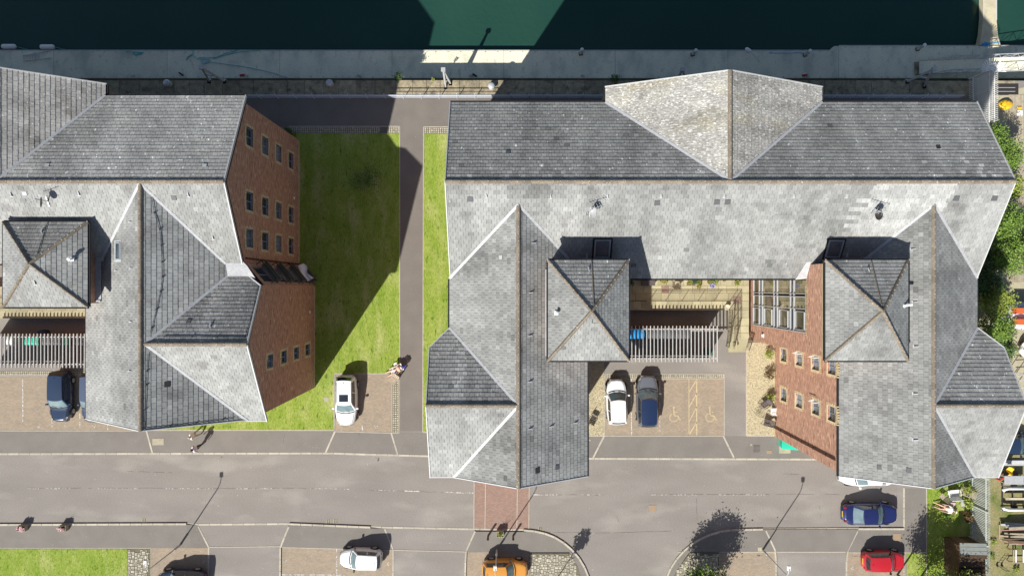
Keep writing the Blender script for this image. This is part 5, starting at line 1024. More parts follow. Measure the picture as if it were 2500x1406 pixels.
m_terra = M('terracotta', (.32, .14, .08)); m_purple = M('lilac_flower', (.35, .28, .6), (.6, .55, .75), 10); m_bluepot = M('blue_glazed_pot', (.05, .12, .2))
for (px, py, r, h, mt, lb, pt) in ((1622, 686, .32, .5, m_leaf2, 'bright yellow green plant on the terrace beside the dark bench', m_terra), (1686, 687, .25, .5, m_leaf2, 'potted rosette plant in the terrace group, left of the blue pot', m_wood), (1697, 688, .2, .55, m_leafd, 'plant in a blue glazed pot on the terrace', m_bluepot), (1707, 690, .24, .45, m_leaf, 'green potted plant right of the blue pot', m_terra), (1706, 699, .16, .35, m_leaf2, 'tiny potted plant in front of the terrace group', m_terra),
        (1732, 688, .22, .45, m_leaf, 'leafy pot plant left of the lilac flowers', m_terra), (1739, 697, .26, .4, m_purple, 'pot of lilac flowers on the terrace', m_bluepot), (1747, 687, .26, .5, m_leaf2, 'round yellow green pot plant right of the lilac flowers', m_wood), (1800, 690, .28, .6, m_leaf2, 'spiky plant in a basket pot near the stair glazing', m_wood), (1540, 690, .35, .6, m_leafd, 'dark shrub in the turret shade at the terrace end', m_wood), (1768, 682, .16, .4, m_leaf, 'small grey green herb pot by the terrace wall', m_terra)):
    shrub(lb, px, py, r, h, 200, mt, .9, .045, 'potted_plant', pt, 'pot plant')
t = thing('planter_trough', 'long brown planter trough in front of the terrace plants', 'planter', (*g(1686, 694, .9), .9)); mb = MB(); mb.box((0, 0, .11), (.62, .2, .22), taper=1.08); part('trough', mb, m_wood, t)
t = thing('bench', 'dark slate grey bench chest by the turret on the terrace', 'bench', (*g(1581, 689, .9), .9)); mb = MB(); mb.box((0, 0, .2), (1.0, .5, .4)); part('chest', mb, m_slate, t); mb = MB(); mb.box((0, 0, .42), (1.06, .56, .05)); part('lid', mb, m_wick, t)
# ---------- paved terrace ----------
ZT = .9; tx = lambda p: (g(*p, ZT))
TP = [g(1300, 640, ZT), g(1829, 640, ZT), g(1829, 826, ZT), g(1786, 826, ZT), g(1786, 757, ZT), g(1300, 757, ZT)]
mb = MB(); mb.prism(TP, 0, ZT-.03); ter = obj('terrace', mb, m_brick, kind='structure'); ter.data.materials[0] = m_conc
y = TP[0][1]; row = 0; ymin = TP[2][1]; slab_me = {}
while y > ymin+.05:
    h = (.66, .6, .66, .62)[row % 4]; h = min(h, y-ymin); x0 = TP[0][0] if y-h/2 > TP[5][1] else TP[3][0]; x1 = TP[1][0]
    if y > TP[5][1]+.05 and y-h < TP[5][1]-.02: h = y-TP[5][1]
    x = x0-random.uniform(0, .5)*(x0 < 15)
    while x < x1-.02:
        l = random.choice((.62, .92, .92, 1.2)) if x0 < 15 else random.choice((.75, .68)); a, b = max(x, x0), min(x+l, x1); x += l
        if b-a < .05 or b < 7.2: continue
        k = (round(b-a, 2), round(h, 2))
        if k not in slab_me: mm = MB(); mm.box((0, 0, 0), (k[0]-.022, k[1]-.022, .04), taper=.995); slab_me[k] = mm.mesh('slab', m_slab)
        link('slab', slab_me[k], ter, loc=((a+b)/2, y-h/2, ZT-.012+random.uniform(-.002, .002)), color=random.uniform(.82, 1.12), world=False)
    y -= h; row += 1
for i in range(4):
    a = g(1786, 826, ZT); b = g(1829, 826, ZT); z = ZT-.2*(i+1); y0 = a[1]-.30*i; 
    if z > 0: mb = MB(); mb.box(((a[0]+b[0])/2, y0-.15, z/2), (b[0]-a[0], .30, z)); obj('step', mb, m_slab, ter, color=.95-.03*i)
for px, py, lb in ((1624, 706, 'square red brown cover in the terrace by the potted plants'), (1799, 733, 'square red brown cover at the railing corner of the terrace')): mb = MB(); mb.box((*g(px, py, ZT), ZT+.015), (.62, .62, .02)); obj('manhole_cover', mb, m_cross, label=lb, cat='cover')
tm = thing('terrace', 'x', 'x'); bpy.data.objects.remove(tm)
def railing(label, P, z0s, hgt=1.0, step=.11, m=m_iron, mid=False, name='iron_railing'):
    t = thing(name, label, 'railing', (P[0][0], P[0][1], z0s[0])); o = Vector((P[0][0], P[0][1], z0s[0])); Q = [Vector((*p, z))-o for p, z in zip(P, z0s)]
    mb = MB(); 
    for a, b in zip(Q, Q[1:]): mb.tube([a+Vector((0, 0, hgt)), b+Vector((0, 0, hgt))], .024, 6)
    part('top_rail', mb, m, t); mb = MB()
    for a, b in zip(Q, Q[1:]): mb.tube([a+Vector((0, 0, .1)), b+Vector((0, 0, .1))], .015, 5); mb.tube([a+Vector((0, 0, hgt-.13)), b+Vector((0, 0, hgt-.13))], .015, 5)
    part('lower_rail', mb, m, t); bar = MB(); bar.box((0, 0, (hgt-.03)/2+.05), (.014, .014, hgt-.13)); bm_ = bar.mesh('bar', m); pst = MB(); pst.box((0, 0, hgt/2), (.04, .04, hgt)); pm_ = pst.mesh('post', m)
    for a, b in zip(Q, Q[1:]):
        n = max(1, int((b-a).length/step))
        for i in range(n+1): p = a.lerp(b, i/n); link('post' if i % 12 == 0 else 'bar', pm_ if i % 12 == 0 else bm_, t, loc=p, world=False)
    return t
e1, e2, e3 = g(1540, 734, ZT), g(1793, 734, ZT), g(1793, 802, ZT)
railing('black iron railing along the terrace edge above the bin yard, with a corner', [(7.3, e1[1]), e2, e3, (e3[0], e3[1]-1.45)], [ZT, ZT, ZT, .05])
r1 = g(1786, 757, ZT); railing('inner iron handrail beside the terrace steps', [(r1[0]-.2, r1[1]), (r1[0]-.2, e3[1]-.2), (r1[0]-.2, e3[1]-1.5)], [ZT, ZT*.6, .05], .95)
railing('short iron handrail on the gravel side of the terrace steps', [g(1829, 826, ZT), (g(1829, 826, ZT)[0], g(1829, 826, ZT)[1]-1.0)], [ZT, .05], .95); railing('low iron rail on the small wall at the head of the gravel bed', [g(1832, 829, .5), g(1862, 833, .5)], [.5, .5], .55)
mb = MB(); mb.prism([g(1786, 757), g(1791, 757), g(1791, 850), g(1786, 850)], 0, ZT+.04); obj('retaining_wall', mb, m_slab, label='pale retaining wall edge beside the terrace steps', cat='wall')
mb = MB(); mb.lathe((*g(1773, 749, ZT), ZT), [(.14, 0), (.19, .32), (.2, .34), (.17, .34), (.15, .28)], 14); obj('plant_pot', mb, m_straw, label='empty pale pot in the terrace corner behind the railing', cat='pot')
# ---------- bin shelters ----------
def shelter(label, x0, x1, y0, y1, z, n, bins, blabel, m2=m_timber):
    t = thing('bin_shelter', label, 'bin shelter', (x0, y0, 0)); w_, d_ = x1-x0, y1-y0; sl_ = MB(); sl_.box((0, d_/2, z), (.055, d_+.3, .11)); sm_ = sl_.mesh('roof_slat', m2)
    for i in range(n): link('roof_slat', sm_, t, loc=(lerp(.03, w_-.03, i/(n-1)), 0, random.uniform(-.006, .006)), rz=random.uniform(-.004, .004), color=random.uniform(.85, 1.1), world=False)
    for y in (.12, d_-.12): mb = MB(); mb.box((w_/2, y, z-.11), (w_+.15, .07, .12)); part('beam', mb, m2, t)
    k = 0; x = 0.0
    while x <= w_+.01:
        for y in (.12, d_-.12): mb = MB(); mb.box((min(x, w_-.05), y, (z-.17)/2), (.09, .09, z-.17)); part('post', mb, m2, t)
        x += 1.87
    wb = MB()
    i = 0
    bd = MB(); bd.box((0, 0, 0), (.14, .03, z-.15)); bdm = bd.mesh('wall_board', m_wood)
    while i*.15 < w_: link('wall_board', bdm, t, loc=(i*.15+.07, d_-.02, (z-.15)/2+.03), color=random.uniform(.8, 1.1), world=False); i += 1
    fb = MB(); fb.box((0, 0, 0), (.145, .03, 2.1)); fm_ = fb.mesh('front_board', m_wood)
    for i in range(int(w_/.15)):
        link('front_board', fm_, t, loc=(i*.15+.07, .03, 1.15), color=random.uniform(.8, 1.1), world=False)
    for (bx, mt, lb, ww_) in bins:
        bt = thing('wheelie_bin', lb, 'bin', (x0+bx, y1-.62, 0), 0, blabel); mb = MB(); mb.box((0, 0, .52), (ww_, .62, .95), taper=1.12); part('body', mb, mt, bt)
        mb = MB(); mb.patch(lambda u, v: (lerp(-ww_*.6, ww_*.6, u), lerp(-.37, .37, v), 1.03+.07*math.sin(math.pi*v)), 4, 6); mb.box((0, 0, 1.01), (ww_*1.16, .7, .05)); part('lid', mb, mt, bt); mb = MB(); mb.tube([(-ww_*.45, .38, .98), (ww_*.45, .38, .98)], .02, 6); part('handle', mb, m_black, bt)
        for s_ in (-1, 1): mb = MB(); mb.tube([(s_*ww_*.42-.03, .3, .1), (s_*ww_*.42+.03, .3, .1)], .1, 10); part('wheel', mb, m_tyre, bt)
sx0, sy1 = g(1400, 800, 2.6); sx1 = g(1752, 800, 2.6)[0]; sx0 = 7.35; sy0 = g(1535, 879, 2.6)[1]
m_gbin = M('grey_bin_plastic', (.10, .105, .11), None, rough=.5)
shelter('slatted grey timber bin shelter between the left turret and the terrace steps', sx0-.2, sx1, sy0, sy1, 2.6, 32, [(2.0, m_cyan, 'bright blue bin in the shelter, half hidden by the turret eaves', .58), (2.68, m_cyan, 'bright blue bin in the shelter, middle of the three blue ones', .58), (3.36, m_cyan, 'bright blue bin in the shelter, farthest from the turret', .58), (4.5, m_gbin, 'grey bin beside the blue bins under the slats', .9), (5.65, m_gbin, 'grey bin with a teal edge in the middle of the shelter', .9), (6.45, m_gbin, 'grey bin right of centre under the slats', .6), (7.1, m_gbin, 'narrow grey bin near the open end of the shelter', .5)], 'bins under the right shelter')
t = thing('crate', 'dark green crate on the floor by the shelter doorway', 'crate', (*g(1728, 858), .0)); mb = MB(); mb.box((0, 0, .2), (.6, .55, .4), taper=1.05); part('box', mb, M('dark_green_plastic', (.04, .12, .08)), t)
lx0, ly1 = g(-60, 819, 2.6); lx1, ly0 = g(225, 893, 2.6)
shelter('slatted grey timber bin shelter at the left edge behind the blue car', lx0, lx1, ly0, ly1, 2.6, 33, [(1.6, m_white_p, 'white bin at the far left under the slats', .5), (3.4, m_green_p, 'teal green bin under the left shelter slats', .95), (4.6, m_gbin, 'grey bin right of the teal bin', .6), (5.4, m_gbin, 'grey bin in the middle of the left shelter', .6), (6.2, M('dark_green_bin', (.02, .10, .06)), 'dark green bin near the right end of the left shelter', .6), (7.3, m_gbin, 'grey bin partly under the wing roof', .6)], 'bins under the left shelter')
# left courtyard platform
mb = MB(); mb.prism([g(-200, 700, ZT), g(232, 700, ZT), g(232, 777, ZT), g(-200, 777, ZT)], 0, ZT-.03); ter2 = obj('terrace', mb, m_conc, kind='structure')
x = g(-60, 0, ZT)[0]; 
while x < g(210, 0, ZT)[0]:
    l = random.choice((.62, .92)); yt = g(0, 777, ZT)[1]
    for j in range(3): mb = MB(); mb.box((x+l/2+(j % 2)*.3, yt+.33+.62*j, ZT-.012), (l-.02, .60, .04)); obj('slab', mb, m_slab, ter2, color=random.uniform(.78, 1.05))
    x += l
railing('iron railing at the front of the left courtyard platform', [g(-30, 752, ZT), g(74, 752, ZT)], [ZT, ZT], 1.0); railing('iron railing of the left courtyard nearer the wing roof', [g(115, 752, ZT), g(212, 752, ZT)], [ZT, ZT], 1.0)
mb = MB(); mb.lathe((*g(115, 812), 0), [(.25, 0), (.3, .5), (.28, .8), (.1, .85)], 14); obj('litter_bin', mb, M('navy_bin', (.03, .05, .12)), label='small navy bin in the shade between platform and left shelter', cat='bin')
# green communal bin by the wing corner
t = thing('communal_bin', 'bright green wheeled communal bin on a concrete pad by the wing corner', 'bin', (*g(1916, 1074), 0), R(-4)); mb = MB(); mb.box((0, 0, .62), (1.15, .85, .9), taper=1.1); part('body', mb, M('jade_plastic', (.03, .50, .34), None, rough=.4), t)
mb = MB(); mb.patch(lambda u, v: (lerp(-.64, .64, u), lerp(-.50, .50, v), 1.08+.20*math.sin(math.pi*(.5+v*.5))), 6, 8); mb.box((0, 0, 1.07), (1.28, 1.0, .05)); part('lid', mb, M('jade_lid', (.035, .55, .38), None, rough=.35), t)
for a in (-.45, .45):
    for b in (-.32, .32): mb = MB(); mb.tube([(a-.03, b, .09), (a+.03, b, .09)], .09, 10); part('wheel', mb, m_tyre, t)
for a in (-.66, .66): mb = MB(); mb.beam((a, -.2, .85), (a, .2, .85), .03, .05); part('handle', mb, m_gbin, t)
mb = MB(); mb.box((*g(1916, 1093), .012), (.95, .9, .02)); obj('concrete_pad', mb, m_conc, label='small concrete pad under the bright green communal bin', cat='pad')
# ---------- lamp posts, bollards, planters ----------
def lamp(label, px, py, arm=(0, .66)):
    x, y = g(px, py); t = thing('lamp_post', label, 'lamp post', (x, y, .004), 0, 'lamp posts along the road'); mb = MB(); mb.tube([(0, 0, 0), (0, 0, 1.1)], .085, 10); mb.tube([(0, 0, 1.1), (0, 0, 5.0)], .05, 8, r1=.04); mb.lathe((0, 0, 1.08), [(.09, 0), (.06, .06)], 10); part('pole', mb, m_metal, t)
    mb = MB(); mb.tube([(0, 0, 5.0), (arm[0]*.15, arm[1]*.15, 5.25), (arm[0]*.5, arm[1]*.5, 5.42), (arm[0]*.8, arm[1]*.8, 5.48)], .035, 7, r1=.028); part('arm', mb, m_metal, t)
    mb = MB(); a = arm[1]; mb.box((arm[0], a*1.05, 5.5), (.27, .40, .10), taper=.8); part('lantern', mb, m_white_p, t); mb = MB(); mb.box((arm[0], a*1.05, 5.44), (.2, .3, .03)); part('lens', mb, m_lamp, t)
    mb = MB(); mb.lathe((arm[0], a*.9, 5.55), [(.03, 0), (.03, .06)], 8); part('photocell', mb, m_darkmetal, t); mb = MB(); mb.box((0, .09, .6), (.09, .01, .35)); part('door', mb, m_metal, t)
lamp('leftmost lamp post, standing where the footway meets the brick bay', 441, 1329); lamp('middle lamp post leaning into the view over the orange car', 1213, 1341); lamp('right lamp post on a pale square base by the curved kerb', 1861, 1341)
mb = MB(); mb.box((*g(1854, 1339), .108), (.32, .34, .02)); obj('concrete_pad', mb, m_conc, label='pale square concrete pad at the foot of the right lamp post', cat='pad')
for px, lb in ((1192, 'left timber bollard at the crossing by the yellow green planter'), (1253, 'right timber bollard at the crossing by the middle lamp')):
    x, y = g(px, 1306); t = thing('bollard', lb, 'bollard', (x, y, .1), 0, 'bollards at the crossing'); mb = MB(); mb.lathe((0, 0, 0), [(.085, 0), (.085, .8)], 12); part('post', mb, m_wood, t); mb = MB(); mb.lathe((0, 0, .8), [(.095, 0), (.095, .08), (.06, .16), (.02, .19)], 12); part('cap', mb, m_darkmetal, t)
m_pinkf = M('pink_white_flower', (.75, .62, .62), (.7, .35, .38), 9)
def planter(px, py, lb, fl, n=260, sz=.05, fr_=.3):
    x, y = g(px, py); t = thing('flower_planter', lb, 'planter', (x, y, .1), 0, 'planters on the southern footway'); mb = MB()
    for (a, b, c_, d_) in ((0, -.21, .62, .04), (0, .21, .62, .04), (-.29, 0, .04, .38), (.29, 0, .04, .38)): mb.box((a, b, .22), (c_, d_, .44))
    mb.box((0, 0, .18), (.54, .38, .34)); part('box', mb, m_wood2, t); q, tn = leaves((0, 0, .5), (.28, .2, .12), n, sz, clumps=16, shell=.2); link('flowers', npmesh('flowers', q, 4, fl, tn), t, world=False); q, tn = leaves((0, 0, .45), (.26, .18, .08), 120, .05, clumps=12, shell=.2); link('foliage', npmesh('foliage', q, 4, m_leafd, tn), t, world=False); return t
planter(62, 1285, 'overflowing planter of pink white flowers, leftmost on the lower footway', m_pinkf, 420, .06); planter(161, 1285, 'square planter of pink white flowers, second on the lower footway', m_pinkf); t = planter(1221, 1299, 'planter with thin grasses between the two bollards', m_leaf2, 120)
mb = MB(); [mb.tube([(0, 0, .45), (.15*math.cos(a), .1*math.sin(a), .9), (.3*math.cos(a), .2*math.sin(a), 1.25)], .006, 3) for a in [i*.7 for i in range(9)]]; part('grass_stems', mb, m_leaf2, t)
# white sail cloth on the lowest balcony
mb = MB(); mb.patch(lambda u, v: (lerp(-17.35, -16.55, v)+.55*(.2+u*.8)*(.8+.25*math.sin(v*7)), lerp(1.75, .55, v)+.25*u, 2.1+.12*math.sin(u*5+v*4)-.35*u), 8, 10); obj('sheet', mb, m_wshirt, smooth=True, label='white wavy cloth hung out over the lowest balcony of the left block', cat='cloth')
# ================= WATERFRONT =================
ZP = -2.34
def PP(px, py): return g(px, py, ZP)
t = thing('pontoon', 'long floating concrete pontoon along the quay wall', 'pontoon', (*PP(1250, 157), ZP)); o_ = Vector(t.location)
edges = [-200, 130, 408, 683, 957, 1230, 1502, 1777, 2048, 2375, 2700]
yb, yt = PP(0, 191)[1], PP(0, 124.5)[1]; yt2 = PP(0, 113)[1]
for a, b in zip(edges, edges[1:]):
    xa, xb = PP(a, 0)[0]+.012, PP(b, 0)[0]-.012; mb = MB(); P = [(xa, yb), (xb, yb), (xb, yt), (xa, yt)]
    if a == 1777: P = [(xa, yb), (xb, yb), (xb, yt2), (PP(2037, 0)[0], yt2), (PP(2024, 0)[0], yt), (xa, yt)]
    if a > 2000: P = [(xa, yb), (xb, yb), (xb, yt2), (xa, yt2)]
    mb.prism(P, ZP-.55, ZP); s_ = obj('deck_section', mb, m_pont, t, color=random.uniform(.9, 1.06))
    mb = MB(); mb.prism([(xa, P[-1][1]+.01), (xb, P[-2][1]+.01), (xb, P[-2][1]+.07), (xa, P[-1][1]+.07)] if a != 1777 else [(xa, yt+.01), (PP(2024, 0)[0], yt+.01), (PP(2024, 0)[0], yt+.07), (xa, yt+.07)], ZP-.3, ZP+.02); obj('edge_timber', mb, m_metal, s_)
    mb = MB(); n = max(2, int((xb-xa)/.98))
    for i in range(n):
        x = lerp(xa, xb, (i+.5)/n)
        for y in (yb+.12, P[-1][1]-.12): mb.box((x, y, ZP+.03), (.10, .05, .05))
    mb.box(((xa+xb)/2+2, yb+.2, ZP+.05), (.3, .12, .1)); obj('cleats', mb, m_lead, s_, kind='stuff')
mb = MB(); mb.box((0, (QY+yb)/2, -2.0), (150, yb-QY-.05, .02)) if False else None
# service pedestals, fenders, lifebuoy bags
def pedestal(px, py, lb, rz):
    x, y = PP(px, py+8); t = thing('service_pedestal', lb, 'pedestal', (x, y, ZP), R(rz), 'service pedestals on the pontoon edge'); mb = MB(); mb.box((0, 0, .03), (.34, .3, .06)); part('base', mb, m_darkmetal, t); mb = MB(); mb.box((0, 0, .55), (.24, .2, 1.0), taper=.9); part('column', mb, m_metal, t); mb = MB(); mb.lathe((0, 0, 1.05), [(.15, 0), (.15, .05), (.08, .12), (.02, .14)], 12); part('cap', mb, m_white_p, t); mb = MB(); mb.box((.13, 0, .7), (.03, .12, .2)); part('socket', mb, m_darkmetal, t)
for px, py, lb in ((1418, 124, 'grey white service pedestal on the pontoon, leftmost of four'), (1691, 126, 'service pedestal on the pontoon left of the gabled roof ridge'), (1965, 127, 'service pedestal beside the widened pontoon corner'), (2240, 113, 'service pedestal on the wide pontoon near the gangway')): pedestal(px, py, lb, 10)
def fender(px, py, l, lb, m=m_white_p, r=.17, rz=0, z=ZP-.02):
    x, y = PP(px, py); t = thing('boat_fender', lb, 'fender', (x, y, z), R(rz)); mb = MB(); mb.v = []; prof = [(-l/2, .03), (-l/2+.06, r*.8), (-l/2+.18, r), (l/2-.18, r), (l/2-.06, r*.8), (l/2, .03)]
    N_ = 12
    for (x_, r_) in prof:
        for k in range(N_): a = 6.2832*k/N_; mb.v.append((x_, r_*math.cos(a), r_*math.sin(a)))
    for i in range(len(prof)-1):
        for k in range(N_): k2 = (k+1) % N_; mb.f.append((i*N_+k, i*N_+k2, (i+1)*N_+k2, (i+1)*N_+k)); mb.t.append(0)
    part('float', mb, m, t, smooth=True); mb = MB(); mb.tube([(l/2, 0, 0), (l/2+.5, -.15, .1), (l/2+1.1, -.3, .06)], .015, 4); part('line', mb, m_rope, t)
fender(21, 114, 1.25, 'large white fender at the far left of the pontoon', r=.21); fender(115, 115, 1.25, 'large white fender right of the ladder on the pontoon', r=.21); fender(1827, 123, .62, 'small white fender hanging near the pontoon joint', rz=-35)
def xr(lst, z=.03): return [(*PP(*p), ZP+z+random.uniform(0, .02)) for p in lst]
t = thing('ladder', 'aluminium ladder lying on the pontoon at the far left', 'ladder', (*PP(80, 140), ZP)); A_ = Vector(t.location)
for dy in (0, 11.5): mb = MB(); a, b = Vector((*PP(57, 137+dy+(2 if dy else 0)), ZP+.07))-A_, Vector((*PP(126 if dy else 124, 125+dy+(6 if dy else 0)), ZP+.07))-A_; mb.beam(a, b, .035, .07); part('stile', mb, m_metal, t)
for i in range(8): mb = MB(); x = 58+i*5.6; mb.beam(Vector((*PP(x, 137-i*.8), ZP+.08))-A_, Vector((*PP(x, 148-i*.8), ZP+.08))-A_, .04, .03); part('rung', mb, m_metal, t)
def rope(lb, pts, r=.028, m=m_rope): mb = MB(); mb.tube(xr(pts), r, 5); obj('mooring_rope', mb, m, label=lb, cat='rope')
def coil(cx, cy, rx, ry, n, turns): return [(cx+rx*(.6+.4*math.sin(i*.83))*math.cos(i*turns*6.2832/n)+random.uniform(-1, 1), cy+ry*(.6+.4*math.cos(i*.61))*math.sin(i*turns*6.2832/n)+random.uniform(-1, 1)) for i in range(n)]
rope('small tangle of teal rope at the pontoon edge, left one', [(303, 124), (315, 126)]+coil(332, 130, 18, 5, 26, 3)+[(350, 128)]); rope('loose teal rope looping beside the large coil', [(470, 122), (472, 132), (462, 140), (455, 148), (458, 140), (468, 134), (476, 140), (483, 146), (490, 140)])
rope('large pale teal rope coil left of the frame with a long tail', coil(498, 148, 16, 9, 34, 4)+[(515, 152), (545, 156), (590, 162), (640, 172), (672, 180), (702, 191)], .04, M('pale_rope', (.35, .52, .52))); rope('teal rope running from the coil to the edge cleat', [(510, 142), (530, 140), (548, 132), (566, 126), (580, 123), (566, 130), (545, 137), (520, 144)]); rope('teal rope along the pontoon edge to the right cleat', [(520, 143), (560, 133), (600, 125), (634, 124)])
rope('thin blue rope along the edge before the widened pontoon', [(1877, 130), (1920, 131), (1960, 129)], .02, m_cyan); rope('bright blue rope bundle at the finger pontoon root', coil(2405, 108, 14, 5, 24, 3)+[(2425, 106), (2440, 104)], .035, m_cyan)
for px, lb in ((592, 'red and white lifejacket bundle on the pontoon, left'), (1965, 'red and white lifejacket bundle on the pontoon, right of the gabled roof')):
    t = thing('lifejacket', lb, 'lifejacket', (*PP(px, 184.5), ZP)); mb = MB(); mb.box((0, 0, .08), (.5, .2, .16), .1, taper=.7); part('cover', mb, m_red, t); mb = MB(); mb.box((-.05, .1, .13), (.3, .1, .1), .1, taper=.7); part('strap', mb, m_wshirt, t)
for px, py, lb in ((443, 182, 'small black handle on the pontoon under the left steel frame'), (1159, 185, 'small black handle on the pontoon right of the sunlit frame')): mb = MB(); a = PP(px, py); mb.beam((a[0]-.18, a[1]+.12, ZP+.08), (a[0]+.18, a[1]-.12, ZP+.1), .13, .12); obj('mooring_handle', mb, m_black, label=lb, cat='hook')  # small mooring handles, each one short black beam
# quayside bollards
for px, py, lb in ((409, 201, 'dark round mooring bollard in the shade, leftmost on the quay'), (805, 201, 'round blue grey mooring bollard on the shaded quay'), (1200, 208, 'sunlit grey mooring bollard on the quay')):
    x, y = g(px, py+3, .3); t = thing('mooring_bollard', lb, 'bollard', (x, y, .06), 0, 'mooring bollards on the quay'); mb = MB(); mb.lathe((0, 0, 0), [(.26, 0), (.22, .08), (.19, .3)], 16); part('stem', mb, m_metal, t); mb = MB(); mb.lathe((0, 0, .3), [(.2, 0), (.30, .05), (.29, .13), (.2, .2), (.06, .23)], 18); part('head', mb, m_metal, t, smooth=True)
# steel A-frames that lean over the pontoon
def aframe(top, feet, lb, h=3.0):
    tx_, ty_ = g(*top, h); t = thing('steel_frame', lb, 'frame', (tx_, ty_, 0)); A_ = Vector((tx_, ty_, 0))
    for f in feet: mb = MB(); b = Vector((*g(*f), .0))-A_; mb.beam(b, Vector((0, 0, h-.1)), .14, .14); mb.beam(b+Vector((0, 0, .02)), b+Vector((0, 0, .06)), .4, .3); part('leg', mb, m_metal, t)
    mb = MB(); mb.box((0, 0, h-.05), (.34, .28, .22)); part('head_block', mb, m_metal, t); mb = MB(); f0, f1 = [Vector((*g(*f), 0))-A_ for f in feet[:2]]; mb.beam(f0.lerp(Vector((0, 0, h)), .45), f1.lerp(Vector((0, 0, h)), .45), .1, .1); part('brace', mb, m_metal, t)
aframe((491, 165), [(511, 199), (548, 199)], 'dark steel A-frame in the shade above the rope coil'); aframe((1082, 170), [(1088, 213), (1100, 204)], 'pale steel A-frame standing in the sunlit gap on the quay', 2.6); aframe((1667, 170), [(1648, 201), (1680, 203)], 'steel A-frame partly hidden behind the gabled roof'); aframe((2281, 169), [(2214, 200), (2256, 211)], 'steel A-frame beside the gangway at the right')
# quay railing in blue white paint
RY = 15.79; t = thing('quay_railing', 'long blue white three-bar railing along the quay path', 'railing', (0, RY, 0)); x0, x1 = g(-60, 0)[0], g(2355, 0, 1)[0]
for z, r in ((.98, .035), (.68, .02), (.38, .02)): mb = MB(); mb.tube([(x0, 0, z), (x1, 0, z)], r, 8); part('rail', mb, m_blue, t)
ps = MB(); ps.box((0, 0, .5), (.05, .05, .98)); ps.beam((0, 0, .85), (0, .16, .98), .04, .04); pmz = ps.mesh('post', m_blue); x = x0
while x < x1: link('post', pmz, t, loc=(x, 0, 0), world=False); x += 1.49
# weeds on the quay wall
for px, py, r, lb, mt in ((973, 187, .42, 'leafy green weed growing from the quay edge at the shadow line', m_leafd), (1500, 192, .38, 'green weed on the quay edge left of the gabled roof', m_leafd), (1057, 195, .14, 'tiny yellow flowering weed on the sunlit coping', m_leaf2), (703, 322, .4, 'dark shrub at the foot of the gable wall by the sett strip', m_leafd), (882, 460, .01, '', None)):
    if mt: shrub(lb, px, py, r, .6, 260 if r > .2 else 60, mt, .0, .06, 'weed', cat='weed')
# finger pontoon
t = thing('finger_pontoon', 'pale finger pontoon running out from the pontoon at the top right', 'pontoon', (*PP(2420, 60), ZP)); mb = MB(); mb.prism([PP(2390, 113), PP(2443, 113), PP(2436, 85), PP(2432, 40), PP(2432, -260), PP(2400, -260), PP(2400, 40), PP(2397, 80)], ZP-.5, ZP+.02); obj('deck', mb, m_conc, t, color=1.25)
mb = MB(); mb.prism([PP(2399.5, -250), PP(2401.5, -250), PP(2401.5, 50), PP(2399.5, 50)], ZP+.02, ZP+.07); mb.prism([PP(2431, -250), PP(2433, -250), PP(2433, 50), PP(2431, 50)], ZP+.02, ZP+.07); obj('edge_rail', mb, m_trim, t)
# gangway with lattice sides
t = thing('gangway', 'grey lattice-sided gangway reaching down to the pontoon at the right', 'gangway', (*g(2400, 160, -1.2), -1.2)); A0, A1_ = Vector((*PP(2240, 167), ZP+.25)), Vector((*g(2640, 152, .3), .3)); dv = (A1_-A0).normalized(); sdv = Vector((-dv.y, dv.x, 0)).normalized()*.58
mb = MB(); mb.beam(A0, A1_, 1.1, .06); obj('deck', mb, m_pont, t, color=1.05)
for s_ in (1, -1):
    mb = MB(); L2 = (A1_-A0).length; st0 = 1.1
    P_ = lambda d, h: A0+dv*d+sdv*s_+Vector((0, 0, h))
    mb.tube([P_(.9, .1), P_(2.1, .95), P_(L2, 1.05)], .035, 6); mb.tube([P_(0, .05), P_(L2, .05)], .035, 6); d = 1.4
    k = 0
    while d < L2-.9: mb.tube([P_(d, .05 if k % 2 else .9), P_(d+.7, .9 if k % 2 else .05)], .02, 5); mb.tube([P_(d+.7, .05), P_(d+.7, .98)], .018, 5); d += .7; k += 1
    obj('lattice_side', mb, m_metal, t)
mb = MB(); a = PP(2234, 153); b = PP(2234, 183); mb.beam((*a, ZP+.1), (*b, ZP+.1), .14, .12); mb.prism([PP(2236, 152), PP(2266, 150), PP(2266, 184), PP(2236, 184)], ZP+.03, ZP+.08); obj('landing_flap', mb, m_quay, t)
# palisade fence: straight run, and the fan of spikes over the quay edge
m_pal = M('pale_green_steel', (.52, .56, .52), (.42, .46, .43), 3, .5, .4)
fx = g(2368, 0)[0]; y0_, y1_ = g(0, 1150)[1], -25.6
t = thing('palisade_fence', 'tall grey green palisade fence between the small garden and the boatyard', 'fence', (fx, y0_, 0)); pb = MB(); pb.box((0, 0, 1.2), (.03, .07, 2.4)); pb.box((0, 0, 2.43), (.02, .04, .1), taper=.3); pbm = pb.mesh('pale', m_pal); y = 0
while y0_+y > y1_: link('pale', pbm, t, loc=(0, y, 0), rz=random.uniform(-.05, .05), color=random.uniform(.8, 1.1), world=False); y -= .135
for z in (.4, 2.0): mb = MB(); mb.box((-.05, (y1_-y0_)/2, z), (.05, y0_-y1_, .06)); part('rail', mb, m_pal, t)
[part('post', (lambda q: (q.box((-.09, -2.7*i, 1.15), (.08, .08, 2.3)), q)[1])(MB()), m_pal, t) for i in range(4)]
m_spike = M('white_spike_steel', (.72, .72, .70), None, rough=.5)
fx2 = g(2366, 0)[0]; ya, yb2 = g(0, 200)[1]+.2, g(0, 315)[1]
